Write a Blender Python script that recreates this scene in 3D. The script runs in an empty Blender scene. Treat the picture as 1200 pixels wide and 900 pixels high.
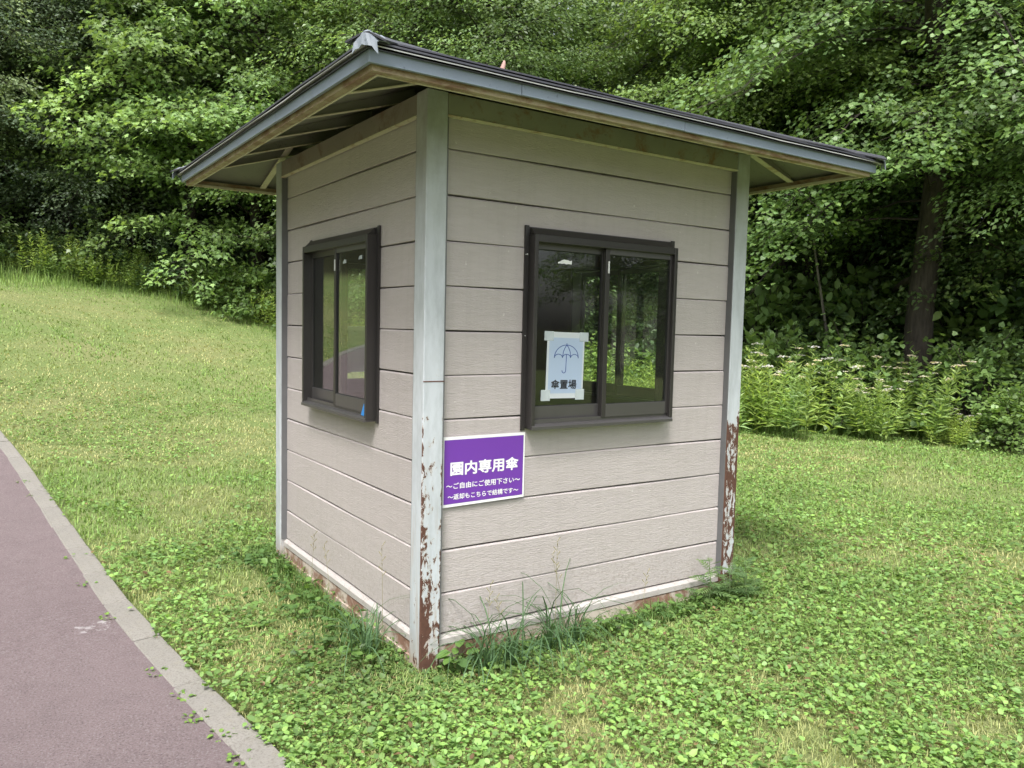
import bpy, bmesh, math, random
import numpy as np
from mathutils import Vector, Matrix

random.seed(4)
RS = np.random.RandomState(11)
sc = bpy.context.scene
COL = sc.collection

# ------------------------------------------------------------------ camera
CAM = np.array([-1.6048, -3.0739, 1.5634])
YAW, PIT, ROL, FPX = 0.5927, -0.0726, 0.0228, 929.6
_f = np.array([math.sin(YAW)*math.cos(PIT), math.cos(YAW)*math.cos(PIT), math.sin(PIT)])
_r = np.array([math.cos(YAW), -math.sin(YAW), 0.0])
_u = np.cross(_r, _f)
R2 = _r*math.cos(ROL) + _u*math.sin(ROL)
U2 = -_r*math.sin(ROL) + _u*math.cos(ROL)
cam_data = bpy.data.cameras.new('camera')
cam = bpy.data.objects.new('camera', cam_data)
COL.objects.link(cam)
cam_data.sensor_width = 36.0
cam_data.lens = FPX/1200.0*36.0
cam_data.clip_start = 0.05
cam_data.clip_end = 2000.0
m = Matrix.Identity(4)
for i in range(3):
    m[i][0] = R2[i]; m[i][1] = U2[i]; m[i][2] = -_f[i]; m[i][3] = CAM[i]
cam.matrix_world = m
sc.camera = cam

# ------------------------------------------------------------------ world, sun, exposure
SUN_EL, SUN_AZ = 60.0, 226.0          # azimuth clockwise from +Y
w = bpy.data.worlds.new('World'); sc.world = w; w.use_nodes = True
nt = w.node_tree; nt.nodes.clear()
sky = nt.nodes.new('ShaderNodeTexSky'); sky.sky_type = 'NISHITA'; sky.sun_disc = False
sky.sun_elevation = math.radians(SUN_EL); sky.sun_rotation = math.radians(SUN_AZ)
sky.air_density = 1.0; sky.dust_density = 4.0; sky.ozone_density = 1.0
hs = nt.nodes.new('ShaderNodeHueSaturation'); hs.inputs['Saturation'].default_value = 0.35
bg = nt.nodes.new('ShaderNodeBackground'); bg.inputs['Strength'].default_value = 0.15
out = nt.nodes.new('ShaderNodeOutputWorld')
nt.links.new(sky.outputs[0], hs.inputs['Color']); nt.links.new(hs.outputs[0], bg.inputs['Color']); nt.links.new(bg.outputs[0], out.inputs['Surface'])
sl = bpy.data.lights.new('sun', 'SUN'); sl.energy = 2.35; sl.angle = math.radians(18); sl.color = (1.0, 0.975, 0.945)
so = bpy.data.objects.new('sun', sl); COL.objects.link(so)
_a, _e = math.radians(SUN_AZ), math.radians(SUN_EL)
sdir = Vector((math.sin(_a)*math.cos(_e), math.cos(_a)*math.cos(_e), math.sin(_e)))
so.location = sdir*50
so.rotation_euler = sdir.to_track_quat('Z', 'Y').to_euler()
sc.view_settings.view_transform = 'Standard'; sc.view_settings.look = 'None'
sc.view_settings.gamma = 1.0; sc.view_settings.use_curve_mapping = False
sc.view_settings.exposure = 1.1

# ------------------------------------------------------------------ helpers
def tag(o, label=None, cat=None, group=None, kind=None):
    if label: o['label'] = label
    if cat: o['category'] = cat
    if group: o['group'] = group
    if kind: o['kind'] = kind
    return o

def empty(name, loc=(0, 0, 0), rz=0.0):
    o = bpy.data.objects.new(name, None); COL.objects.link(o)
    o.location = loc; o.rotation_euler = (0, 0, rz); o.empty_display_size = 0.1
    return o

def link_mesh(name, me, mat, parent=None):
    o = bpy.data.objects.new(name, me); COL.objects.link(o)
    if mat is not None and not me.materials:
        for mm in (mat if isinstance(mat, (list, tuple)) else [mat]): me.materials.append(mm)
    if parent is not None: o.parent = parent
    return o

def np_mesh(name, verts, faces, cols=None, smooth=False, mats=None):
    """verts (N,3); faces list of arrays (M,k); cols (N,3)"""
    me = bpy.data.meshes.new(name)
    verts = np.asarray(verts, dtype=np.float32)
    me.vertices.add(len(verts)); me.vertices.foreach_set('co', verts.ravel())
    faces = [np.asarray(f, dtype=np.int32) for f in faces if len(f)]
    tot = sum(f.size for f in faces); n = sum(len(f) for f in faces)
    me.loops.add(tot); me.loops.foreach_set('vertex_index', np.concatenate([f.ravel() for f in faces]))
    cnt = np.concatenate([np.full(len(f), f.shape[1], np.int32) for f in faces])
    st = np.concatenate([[0], np.cumsum(cnt)[:-1]]).astype(np.int32)
    me.polygons.add(n); me.polygons.foreach_set('loop_start', st); me.polygons.foreach_set('loop_total', cnt)
    if mats is not None: me.polygons.foreach_set('material_index', np.asarray(mats, np.int32))
    me.update(calc_edges=True)
    if smooth: me.polygons.foreach_set('use_smooth', np.ones(n, bool))
    if cols is not None:
        ca = me.color_attributes.new('tint', 'FLOAT_COLOR', 'POINT')
        c4 = np.ones((len(verts), 4), np.float32); c4[:, :3] = cols
        ca.data.foreach_set('color', c4.ravel())
    return me

class MB:
    """collects solid pieces into one mesh"""
    def __init__(s, tf=None): s.bm = bmesh.new(); s.tf = tf or (lambda p: p)
    def box(s, a0, a1, b0, b1, c0, c1):
        return s.hexa([(a0, b0, c0), (a1, b0, c0), (a1, b1, c0), (a0, b1, c0), (a0, b0, c1), (a1, b0, c1), (a1, b1, c1), (a0, b1, c1)])
    def hexa(s, p):
        v = [s.bm.verts.new(s.tf(q)) for q in p]
        for f in ((3, 2, 1, 0), (4, 5, 6, 7), (0, 1, 5, 4), (1, 2, 6, 5), (2, 3, 7, 6), (3, 0, 4, 7)):
            s.bm.faces.new([v[i] for i in f])
        return v
    def prism(s, prof, lo, hi):
        """prof: closed list of (b, c); lo/hi value of a (first coord)"""
        v0 = [s.bm.verts.new(s.tf((lo, b, c))) for b, c in prof]; v1 = [s.bm.verts.new(s.tf((hi, b, c))) for b, c in prof]
        n = len(prof)
        s.bm.faces.new(v0[::-1]); s.bm.faces.new(v1)
        for i in range(n): s.bm.faces.new([v0[i], v0[(i+1) % n], v1[(i+1) % n], v1[i]])
    def poly(s, pts):
        s.bm.faces.new([s.bm.verts.new(s.tf(p)) for p in pts])
    def tube(s, pts, rads, seg=8, cap=True):
        pts = [Vector(s.tf(p)) for p in pts]; rings = []
        if not isinstance(rads, (list, tuple)): rads = [rads]*len(pts)
        ref = Vector((0.13, 0.31, 0.94))
        for i, p in enumerate(pts):
            d = (pts[min(i+1, len(pts)-1)]-pts[max(i-1, 0)]).normalized()
            x = d.cross(ref)
            if x.length < 0.1: x = d.cross(Vector((1, 0, 0)))
            x.normalize(); y = d.cross(x)
            rings.append([s.bm.verts.new(p+(x*math.cos(t)+y*math.sin(t))*rads[i]) for t in [2*math.pi*k/seg for k in range(seg)]])
        for a, b in zip(rings, rings[1:]):
            for k in range(seg): s.bm.faces.new([a[k], a[(k+1) % seg], b[(k+1) % seg], b[k]])
        if cap: s.bm.faces.new(rings[0][::-1]); s.bm.faces.new(rings[-1])
    def build(s, name, mat, parent=None, bevel=0.0, smooth=False):
        bm = s.bm
        bmesh.ops.recalc_face_normals(bm, faces=bm.faces)
        if bevel > 0:
            bmesh.ops.bevel(bm, geom=list(bm.edges), offset=bevel, segments=1, affect='EDGES', clamp_overlap=True)
        me = bpy.data.meshes.new(name); bm.to_mesh(me); bm.free()
        if smooth: me.polygons.foreach_set('use_smooth', [True]*len(me.polygons))
        return link_mesh(name, me, mat, parent)

# ------------------------------------------------------------------ noise in numpy
_perm = RS.rand(256, 256)
def vnoise(x, y):
    xi = np.floor(x).astype(int); yi = np.floor(y).astype(int); fx = x-xi; fy = y-yi
    fx = fx*fx*(3-2*fx); fy = fy*fy*(3-2*fy)
    g = lambda a, b: _perm[a % 256, b % 256]
    return (g(xi, yi)*(1-fx)+g(xi+1, yi)*fx)*(1-fy)+(g(xi, yi+1)*(1-fx)+g(xi+1, yi+1)*fx)*fy
def fbm(x, y, o=4):
    x = np.asarray(x, float); y = np.asarray(y, float); s = 0; a = 0.5; t = 0
    for i in range(o):
        s = s+a*vnoise(x*2**i+17.3*i, y*2**i+9.1*i); t += a; a *= 0.55
    return s/t

def ground_z(x, y):
    x = np.asarray(x, float); y = np.asarray(y, float)
    u = -0.4226*(x+1.605)+0.9063*(y+3.074)
    v = (u-8)/1.2
    z = 0.25*1.2*np.where(v > 30, v, np.log1p(np.exp(np.minimum(v, 30))))
    z = np.where(z > 7, 7+4*np.tanh((z-7)/4), z)
    return z+0.03*np.clip(x-0.5, 0, 2.5)/2.0

# ------------------------------------------------------------------ materials
def newmat(name):
    mt = bpy.data.materials.new(name); mt.use_nodes = True
    t = mt.node_tree; b = t.nodes['Principled BSDF']
    return mt, t, b
def N(t, typ, **kw):
    n = t.nodes.new(typ)
    for k, v in kw.items():
        if k.startswith('_'): setattr(n, k[1:], v)
        else: n.inputs[k].default_value = v
    return n
def ramp(t, src, stops):
    r = t.nodes.new('ShaderNodeValToRGB'); e = r.color_ramp.elements
    while len(e) < len(stops): e.new(0.5)
    for i, (p, c) in enumerate(stops):
        e[i].position = p; e[i].color = (c[0], c[1], c[2], 1) if not isinstance(c, (int, float)) else (c, c, c, 1)
    t.links.new(src, r.inputs[0]); return r.outputs[0]
def coords(t, scale=(1, 1, 1), kind='Object', rot=(0, 0, 0)):
    tc = t.nodes.new('ShaderNodeTexCoord'); mp = t.nodes.new('ShaderNodeMapping'); mp.inputs['Scale'].default_value = scale; mp.inputs['Rotation'].default_value = rot
    t.links.new(tc.outputs[kind], mp.inputs[0]); return mp.outputs[0]
def noise(t, vec, scale, detail=4, rough=0.55, dist=0.0):
    n = t.nodes.new('ShaderNodeTexNoise'); n.inputs['Scale'].default_value = scale; n.inputs['Detail'].default_value = detail
    n.inputs['Roughness'].default_value = rough; n.inputs['Distortion'].default_value = dist
    t.links.new(vec, n.inputs['Vector']); return n.outputs[0]
def mixc(t, fac, a, b, blend='MIX'):
    n = t.nodes.new('ShaderNodeMix'); n.data_type = 'RGBA'; n.blend_type = blend
    for s, v in ((n.inputs[0], fac), (n.inputs[6], a), (n.inputs[7], b)):
        if hasattr(v, 'is_output'): t.links.new(v, s)
        elif isinstance(v, (int, float)): s.default_value = v
        else: s.default_value = (v[0], v[1], v[2], 1)
    return n.outputs[2]
def math_(t, op, a, b=0.0, c=0.0, clamp=False):
    n = t.nodes.new('ShaderNodeMath'); n.operation = op; n.use_clamp = clamp
    for s, v in zip(n.inputs, (a, b, c)):
        if hasattr(v, 'is_output'): t.links.new(v, s)
        else: s.default_value = v
    return n.outputs[0]
def bump(t, b, h, strength=0.3, dist=0.002):
    n = t.nodes.new('ShaderNodeBump'); n.inputs['Strength'].default_value = strength; n.inputs['Distance'].default_value = dist
    t.links.new(h, n.inputs['Height']); t.links.new(n.outputs[0], b.inputs['Normal']); return n
def sepxyz(t, vec):
    n = t.nodes.new('ShaderNodeSeparateXYZ'); t.links.new(vec, n.inputs[0]); return n.outputs
def setc(b, c): b.inputs['Base Color'].default_value = (c[0], c[1], c[2], 1)

def simple(name, c, rough=0.6, var=0.12, scale=12, metal=0.0, bmp=0.0, spec=0.5):
    mt, t, b = newmat(name); b.inputs['Roughness'].default_value = rough; b.inputs['Metallic'].default_value = metal
    b.inputs['Specular IOR Level'].default_value = spec
    v = coords(t); n = noise(t, v, scale, 5)
    t.links.new(mixc(t, n, [k*(1-var) for k in c], [min(1, k*(1+var)) for k in c]), b.inputs['Base Color'])
    if bmp: bump(t, b, noise(t, v, scale*8, 3), bmp, 0.002)
    return mt

def leaf_mat(name, spec=0.5, trans=0.42, rough=0.42, vary=True):
    mt, t, b = newmat(name)
    at = t.nodes.new('ShaderNodeAttribute'); at.attribute_name = 'tint'
    b.inputs['Roughness'].default_value = rough; b.inputs['Specular IOR Level'].default_value = spec
    oi = t.nodes.new('ShaderNodeObjectInfo')
    lc = mixc(t, 1.0, at.outputs['Color'], mixc(t, oi.outputs['Random'], (0.90, 0.96, 1.05), (1.2, 1.14, 0.95)), 'MULTIPLY') if vary else at.outputs['Color']
    t.links.new(lc, b.inputs['Base Color'])
    tr = t.nodes.new('ShaderNodeBsdfTranslucent')
    t.links.new(mixc(t, 1.0, lc, (1.25, 1.22, 0.70), 'MULTIPLY'), tr.inputs['Color'])
    mx = t.nodes.new('ShaderNodeMixShader'); mx.inputs[0].default_value = trans
    t.links.new(b.outputs[0], mx.inputs[1]); t.links.new(tr.outputs[0], mx.inputs[2])
    t.links.new(mx.outputs[0], t.nodes['Material Output'].inputs['Surface'])
    return mt

M_LEAF = leaf_mat('foliage_leaves')
M_GRASS = leaf_mat('grass_blades', spec=0.25, trans=0.3, rough=0.6, vary=False)
M_COVER = leaf_mat('cover_leaves', spec=0.4, trans=0.35, rough=0.5, vary=False)

def bark_mat(name, c1, c2):
    mt, t, b = newmat(name); v = coords(t, (6, 6, 1.2)); n = noise(t, v, 3.0, 6, 0.65, 0.6)
    t.links.new(ramp(t, n, [(0.3, c1), (0.7, c2)]), b.inputs['Base Color']); b.inputs['Roughness'].default_value = 0.9
    bump(t, b, n, 0.9, 0.03); return mt
M_BARK = bark_mat('dark_bark', (0.018, 0.014, 0.011), (0.07, 0.057, 0.045))
M_BARK2 = bark_mat('grey_bark', (0.08, 0.07, 0.06), (0.24, 0.22, 0.19))

def siding_mat():
    mt, t, b = newmat('embossed_siding')
    tc = coords(t)
    n1 = noise(t, tc, 1.6, 5, 0.6); n2 = noise(t, coords(t, (1, 1, 6)), 9, 5, 0.6)
    base = mixc(t, n1, (0.405, 0.363, 0.356), (0.465, 0.420, 0.411))
    base = mixc(t, ramp(t, n2, [(0.35, 0.0), (0.75, 0.35)]), base, (0.34, 0.30, 0.285))
    # dirt splashed up from the soil, worst on the lowest boards
    z = sepxyz(t, tc)[2]
    low = math_(t, 'SUBTRACT', 0.62, z); low = math_(t, 'MULTIPLY', low, 1.3, clamp=True)
    sp = noise(t, tc, 55, 6, 0.75); spk = ramp(t, sp, [(0.50, 0.0), (0.62, 1.0)])
    base = mixc(t, math_(t, 'MULTIPLY', math_(t, 'MULTIPLY', low, spk), 0.75), base, (0.24, 0.20, 0.155))
    drip = ramp(t, noise(t, coords(t, (1, 1, 0.05)), 26, 4, 0.6), [(0.50, 0.0), (0.78, 0.2)])
    base = mixc(t, drip, base, (0.27, 0.245, 0.22))
    # scuffs high on the wall
    sc1 = ramp(t, noise(t, coords(t, (1, 1, 0.5)), 7, 6, 0.8), [(0.68, 0.0), (0.74, 1.0)])
    base = mixc(t, math_(t, 'MULTIPLY', sc1, 0.3), base, (0.25, 0.23, 0.215))
    chips = ramp(t, noise(t, tc, 38, 3, 0.5), [(0.735, 0.0), (0.75, 1.0)])
    base = mixc(t, math_(t, 'MULTIPLY', chips, 0.6), base, (0.62, 0.60, 0.57))
    t.links.new(base, b.inputs['Base Color']); b.inputs['Roughness'].default_value = 0.62
    em = noise(t, coords(t, (18, 18, 120)), 1.0, 4, 0.55, 1.6)
    em2 = noise(t, coords(t, (60, 60, 260)), 1.0, 2, 0.5, 0.6)
    h = math_(t, 'ADD', em, math_(t, 'MULTIPLY', em2, 0.35))
    bump(t, b, h, 0.6, 0.005)
    return mt
M_SIDING = siding_mat()

def post_mat(name, ztop, zfull, edge_x=None, amount=1.0, dirty=True, front_only=False):
    """flaking light-blue paint over rusted steel, rust below ztop growing towards the foot"""
    mt, t, b = newmat(name); v = coords(t); xyz = sepxyz(t, v)
    n1 = noise(t, v, 3.0, 4); n2 = noise(t, coords(t, (1, 1, 0.45)), 30, 8, 0.75, 0.5)
    paint = mixc(t, n1, (0.42, 0.447, 0.485), (0.55, 0.578, 0.615))
    st = ramp(t, noise(t, coords(t, (1, 1, 0.25)), 14, 5, 0.7), [(0.42, 0.0), (0.68, 0.75)])
    paint = mixc(t, st, paint, (0.33, 0.352, 0.37))
    if dirty:
        hi = math_(t, 'MULTIPLY', math_(t, 'SUBTRACT', xyz[2], 1.75), 1.25, clamp=True)
        mot = ramp(t, noise(t, v, 6, 5, 0.65), [(0.25, 0.35), (0.6, 1.0)])
        hc = mixc(t, math_(t, 'GREATER_THAN', xyz[1], 0.004), (0.215, 0.225, 0.165), (0.225, 0.195, 0.165)) if front_only else (0.225, 0.235, 0.175)
        paint = mixc(t, math_(t, 'MULTIPLY', math_(t, 'MULTIPLY', hi, mot), 0.85), paint, hc)
    k = math_(t, 'MULTIPLY', math_(t, 'SUBTRACT', ztop, xyz[2]), 1.0/max(0.05, (ztop-zfull)))
    k = math_(t, 'MINIMUM', math_(t, 'MAXIMUM', k, 0.0), 1.0)
    thr = math_(t, 'MULTIPLY_ADD', k, -0.22*amount, 0.71)
    thr = math_(t, 'MULTIPLY_ADD', math_(t, 'SUBTRACT', noise(t, v, 5, 2), 0.5), 0.35, thr)
    if front_only: thr = math_(t, 'ADD', thr, math_(t, 'MULTIPLY', math_(t, 'GREATER_THAN', xyz[1], 0.006), 0.07))
    if edge_x is not None:
        for ex, wdt, pw in edge_x:
            d = math_(t, 'ABSOLUTE', math_(t, 'SUBTRACT', xyz[0], ex))
            e = math_(t, 'SUBTRACT', 1.0, math_(t, 'MULTIPLY', d, 1.0/wdt), clamp=True)
            e = math_(t, 'MULTIPLY', e, math_(t, 'GREATER_THAN', ztop+0.05, xyz[2]))
            if front_only: e = math_(t, 'MULTIPLY', e, math_(t, 'GREATER_THAN', 0.006, xyz[1]))
            thr = math_(t, 'SUBTRACT', thr, math_(t, 'MULTIPLY', e, pw))
    gate = math_(t, 'GREATER_THAN', ztop+0.25, xyz[2])
    msk = math_(t, 'GREATER_THAN', n2, thr); msk = math_(t, 'MULTIPLY', msk, gate)
    rust = mixc(t, noise(t, v, 45, 4), (0.045, 0.018, 0.012), (0.125, 0.056, 0.036))
    halo = math_(t, 'MULTIPLY', math_(t, 'GREATER_THAN', n2, math_(t, 'SUBTRACT', thr, 0.025)), gate)
    paint = mixc(t, math_(t, 'MULTIPLY', halo, 0.4), paint, (0.50, 0.37, 0.24))
    foot = math_(t, 'MULTIPLY', math_(t, 'SUBTRACT', 0.2, xyz[2]), 4.5, clamp=True)
    paint = mixc(t, math_(t, 'MULTIPLY', foot, ramp(t, noise(t, v, 18, 4), [(0.3, 0.2), (0.6, 0.9)])), paint, (0.30, 0.20, 0.12))
    run = ramp(t, noise(t, coords(t, (1, 1, 0.06)), 42, 4, 0.6), [(0.52, 0.0), (0.70, 0.55)])
    paint = mixc(t, math_(t, 'MULTIPLY', run, k), paint, (0.36, 0.25, 0.17))
    t.links.new(mixc(t, msk, paint, rust), b.inputs['Base Color'])
    t.links.new(math_(t, 'MULTIPLY_ADD', msk, 0.4, 0.45), b.inputs['Roughness'])
    bump(t, b, math_(t, 'SUBTRACT', math_(t, 'MULTIPLY', noise(t, v, 60, 3), 0.25), msk), 0.5, 0.0015)
    return mt

def stained(name, c1, c2, rustc, lo=0.55, hi=0.68, scale=7, rough=0.6, stretch=(1, 1, 1)):
    mt, t, b = newmat(name); v = coords(t, stretch)
    base = mixc(t, noise(t, v, 5, 5, 0.6), c1, c2)
    base = mixc(t, ramp(t, noise(t, v, scale, 6, 0.7, 0.5), [(lo, 0.0), (hi, 0.9)]), base, rustc)
    sp = ramp(t, noise(t, v, 40, 5, 0.7), [(0.60, 0.0), (0.68, 0.5)])
    base = mixc(t, sp, base, [k*0.35 for k in c1])
    t.links.new(base, b.inputs['Base Color']); b.inputs['Roughness'].default_value = rough
    bump(t, b, noise(t, v, 70, 3), 0.25, 0.001); return mt

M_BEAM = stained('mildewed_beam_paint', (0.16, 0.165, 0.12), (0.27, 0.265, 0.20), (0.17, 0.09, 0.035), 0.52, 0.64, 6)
M_BEAM_L = stained('weathered_beam_paint', (0.15, 0.122, 0.10), (0.26, 0.22, 0.185), (0.13, 0.07, 0.04), 0.52, 0.68, 6)
M_RAFTER = stained('cream_rafter_paint', (0.50, 0.45, 0.33), (0.62, 0.565, 0.43), (0.30, 0.17, 0.07), 0.52, 0.68, 9)
M_SUBF = stained('rusty_eave_channel', (0.29, 0.23, 0.14), (0.38, 0.31, 0.20), (0.17, 0.085, 0.04), 0.44, 0.60, 7, stretch=(1.0, 1.0, 2.5))
M_FASCIA = stained('blue_grey_fascia_paint', (0.165, 0.20, 0.26), (0.22, 0.262, 0.325), (0.15, 0.17, 0.20), 0.58, 0.8, 4, 0.4)
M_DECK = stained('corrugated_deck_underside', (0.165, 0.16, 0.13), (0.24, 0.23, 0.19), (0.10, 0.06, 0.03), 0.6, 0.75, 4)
M_ROOF = stained('dark_roof_sheet', (0.035, 0.035, 0.045), (0.07, 0.07, 0.085), (0.12, 0.11, 0.11), 0.55, 0.75, 8, 0.4)
M_DRIP = stained('pale_drip_edge', (0.45, 0.45, 0.46), (0.62, 0.61, 0.60), (0.2, 0.17, 0.15), 0.6, 0.75, 12, 0.35)
M_CAP = stained('crumpled_metal_cap', (0.14, 0.16, 0.19), (0.25, 0.28, 0.32), (0.16, 0.15, 0.14), 0.56, 0.7, 25, 0.3)
M_BASE = stained('rusty_base_frame', (0.42, 0.36, 0.30), (0.52, 0.46, 0.40), (0.19, 0.09, 0.055), 0.44, 0.56, 6, 0.8)
M_FLASH = stained('pale_sill_flashing', (0.37, 0.34, 0.325), (0.46, 0.43, 0.41), (0.26, 0.21, 0.17), 0.55, 0.75, 14, 0.45)
M_ALU = simple('bronze_aluminium', (0.044, 0.040, 0.039), 0.38, 0.12, 10, 0.35)
M_ALU2 = simple('grey_bronze_rail', (0.095, 0.090, 0.090), 0.34, 0.10, 10, 0.45)
M_GASKET = simple('black_gasket', (0.012, 0.012, 0.012), 0.7)
M_INT = simple('brown_interior_panel', (0.05, 0.032, 0.022), 0.7, 0.3, 3)
M_TRIM = simple('grey_corner_trim', (0.13, 0.13, 0.135), 0.5, 0.2, 8)
M_DARK = simple('groove_backing', (0.07, 0.06, 0.055), 0.9)
M_WHITE = simple('white_sheet', (0.78, 0.78, 0.78), 0.4, 0.03)
M_PURPLE = simple('purple_print', (0.145, 0.038, 0.335), 0.35, 0.05, 4)
M_TEXTW = simple('white_lettering', (0.80, 0.80, 0.80), 0.45, 0.02)
M_PAPER = simple('white_paper', (0.80, 0.82, 0.84), 0.5, 0.02)
M_PBLUE = simple('pale_blue_print', (0.50, 0.61, 0.80), 0.5, 0.05, 6)
M_LINE = simple('blue_line_print', (0.05, 0.10, 0.33), 0.5, 0.02)
M_INK = simple('black_print', (0.02, 0.02, 0.028), 0.5, 0.02)
M_FINIAL = simple('rusty_pink_pipe', (0.36, 0.22, 0.19), 0.7, 0.35, 30)
M_BLUE = simple('blue_plastic', (0.02, 0.22, 0.62), 0.4)
M_SCREW = simple('pale_metal', (0.7, 0.7, 0.7), 0.3)

for mt in (M_PAPER, M_PBLUE):
    t = mt.node_tree; b = t.nodes['Principled BSDF']; tr = t.nodes.new('ShaderNodeBsdfTranslucent'); tr.inputs[0].default_value = (0.8, 0.86, 0.92, 1)
    mx = t.nodes.new('ShaderNodeMixShader'); mx.inputs[0].default_value = 0.45; t.links.new(b.outputs[0], mx.inputs[1]); t.links.new(tr.outputs[0], mx.inputs[2]); t.links.new(mx.outputs[0], t.nodes['Material Output'].inputs['Surface'])
def glass_mat():
    mt, t, b = newmat('window_glass')
    b.inputs['Base Color'].default_value = (0.02, 0.02, 0.02, 1); b.inputs['Roughness'].default_value = 0.02
    tr = t.nodes.new('ShaderNodeBsdfTransparent'); tr.inputs[0].default_value = (0.93, 0.96, 0.93, 1)
    gl = t.nodes.new('ShaderNodeBsdfGlossy'); gl.inputs['Roughness'].default_value = 0.01
    lwt = t.nodes.new('ShaderNodeLayerWeight'); lwt.inputs['Blend'].default_value = 0.5
    fac = math_(t, 'MULTIPLY_ADD', math_(t, 'POWER', lwt.outputs['Facing'], 3.0), 0.85, 0.045, clamp=True)
    mx = t.nodes.new('ShaderNodeMixShader'); t.links.new(fac, mx.inputs[0]); t.links.new(tr.outputs[0], mx.inputs[1]); t.links.new(gl.outputs[0], mx.inputs[2])
    # dusty film
    df = t.nodes.new('ShaderNodeBsdfDiffuse'); df.inputs[0].default_value = (0.30, 0.31, 0.28, 1)
    m2 = t.nodes.new('ShaderNodeMixShader'); t.links.new(ramp(t, noise(t, coords(t), 6, 6, 0.7), [(0.3, 0.0), (0.8, 0.018)]), m2.inputs[0])
    t.links.new(mx.outputs[0], m2.inputs[1]); t.links.new(df.outputs[0], m2.inputs[2])
    t.links.new(m2.outputs[0], t.nodes['Material Output'].inputs['Surface'])
    return mt
M_GLASS = glass_mat()
def film_mat(name, tint, alpha):
    mt, t, b = newmat(name); setc(b, tint); b.inputs['Roughness'].default_value = 0.15; b.inputs['Alpha'].default_value = alpha; return mt
M_TAPE = film_mat('cloudy_tape', (0.62, 0.68, 0.70), 0.55)
M_VINYL = film_mat('clear_vinyl', (0.75, 0.78, 0.8), 0.22)

def ground_mat():
    mt, t, b = newmat('lawn_soil'); v = coords(t)
    n1 = noise(t, v, 0.45, 5, 0.6); n2 = noise(t, v, 3.2, 6, 0.7); n3 = noise(t, v, 45, 5, 0.75)
    green = mixc(t, n3, (0.10, 0.165, 0.045), (0.22, 0.30, 0.10))
    straw = mixc(t, n3, (0.21, 0.205, 0.09), (0.40, 0.37, 0.19))
    c = mixc(t, ramp(t, math_(t, 'ADD', math_(t, 'MULTIPLY', n1, 0.6), math_(t, 'MULTIPLY', n2, 0.4)), [(0.42, 0.10), (0.64, 0.75)]), green, straw)
    soil = ramp(t, n2, [(0.66, 0.0), (0.74, 0.7)])
    c = mixc(t, soil, c, mixc(t, n3, (0.10, 0.075, 0.04), (0.22, 0.17, 0.10)))
    c = mixc(t, ramp(t, noise(t, v, 140, 4, 0.7), [(0.35, 0.55), (0.6, 0.0)]), c, (0.035, 0.05, 0.018))
    # forest floor: a litter colour away from the mown lawn
    at = t.nodes.new('ShaderNodeAttribute'); at.attribute_name = 'tint'
    c = mixc(t, at.outputs['Fac'], mixc(t, n3, (0.02, 0.022, 0.010), (0.06, 0.06, 0.028)), c)
    t.links.new(c, b.inputs['Base Color']); b.inputs['Roughness'].default_value = 0.95; b.inputs['Specular IOR Level'].default_value = 0.1
    bump(t, b, math_(t, 'ADD', noise(t, v, 60, 5, 0.8), math_(t, 'MULTIPLY', n2, 0.5)), 0.7, 0.03)
    return mt
M_GROUND = ground_mat()

def path_mat():
    mt, t, b = newmat('red_brown_asphalt'); v = coords(t)
    c = mixc(t, noise(t, v, 0.9, 5, 0.6), (0.150, 0.114, 0.118), (0.198, 0.154, 0.158))
    c = mixc(t, ramp(t, noise(t, v, 9, 5, 0.7), [(0.45, 0.0), (0.7, 0.35)]), c, (0.115, 0.088, 0.09))
    g = noise(t, v, 110, 5, 0.85)
    c = mixc(t, ramp(t, g, [(0.54, 0.0), (0.66, 0.6)]), c, (0.33, 0.34, 0.33))
    c = mixc(t, ramp(t, g, [(0.36, 0.8), (0.47, 0.0)]), c, (0.055, 0.042, 0.042))
    c = mixc(t, ramp(t, noise(t, v, 23, 4, 0.7), [(0.69, 0.0), (0.72, 0.5)]), c, (0.36, 0.33, 0.32))
    vd = t.nodes.new('ShaderNodeVectorMath'); vd.operation = 'DISTANCE'; tc2 = coords(t); t.links.new(tc2, vd.inputs[0]); vd.inputs[1].default_value = (-1.16, 1.30, 0.01)
    sp = math_(t, 'MULTIPLY', math_(t, 'LESS_THAN', vd.outputs['Value'], 0.085), ramp(t, noise(t, v, 24, 4, 0.6), [(0.52, 0.0), (0.60, 0.8)]))
    c = mixc(t, sp, c, (0.36, 0.34, 0.34))
    t.links.new(c, b.inputs['Base Color']); b.inputs['Roughness'].default_value = 0.85; b.inputs['Specular IOR Level'].default_value = 0.3
    bump(t, b, g, 0.9, 0.008); return mt
M_PATH = path_mat()
def kerb_mat():
    mt, t, b = newmat('weathered_concrete'); v = coords(t)
    c = mixc(t, noise(t, v, 2.5, 5, 0.6), (0.165, 0.155, 0.14), (0.275, 0.26, 0.235))
    g = noise(t, v, 100, 5, 0.85)
    c = mixc(t, ramp(t, g, [(0.40, 0.8), (0.5, 0.0)]), c, (0.13, 0.12, 0.10))
    c = mixc(t, ramp(t, noise(t, v, 12, 5, 0.7), [(0.55, 0.0), (0.7, 0.5)]), c, (0.19, 0.17, 0.125))
    t.links.new(c, b.inputs['Base Color']); b.inputs['Roughness'].default_value = 0.95
    bump(t, b, g, 0.7, 0.004); return mt
M_KERB = kerb_mat()

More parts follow.
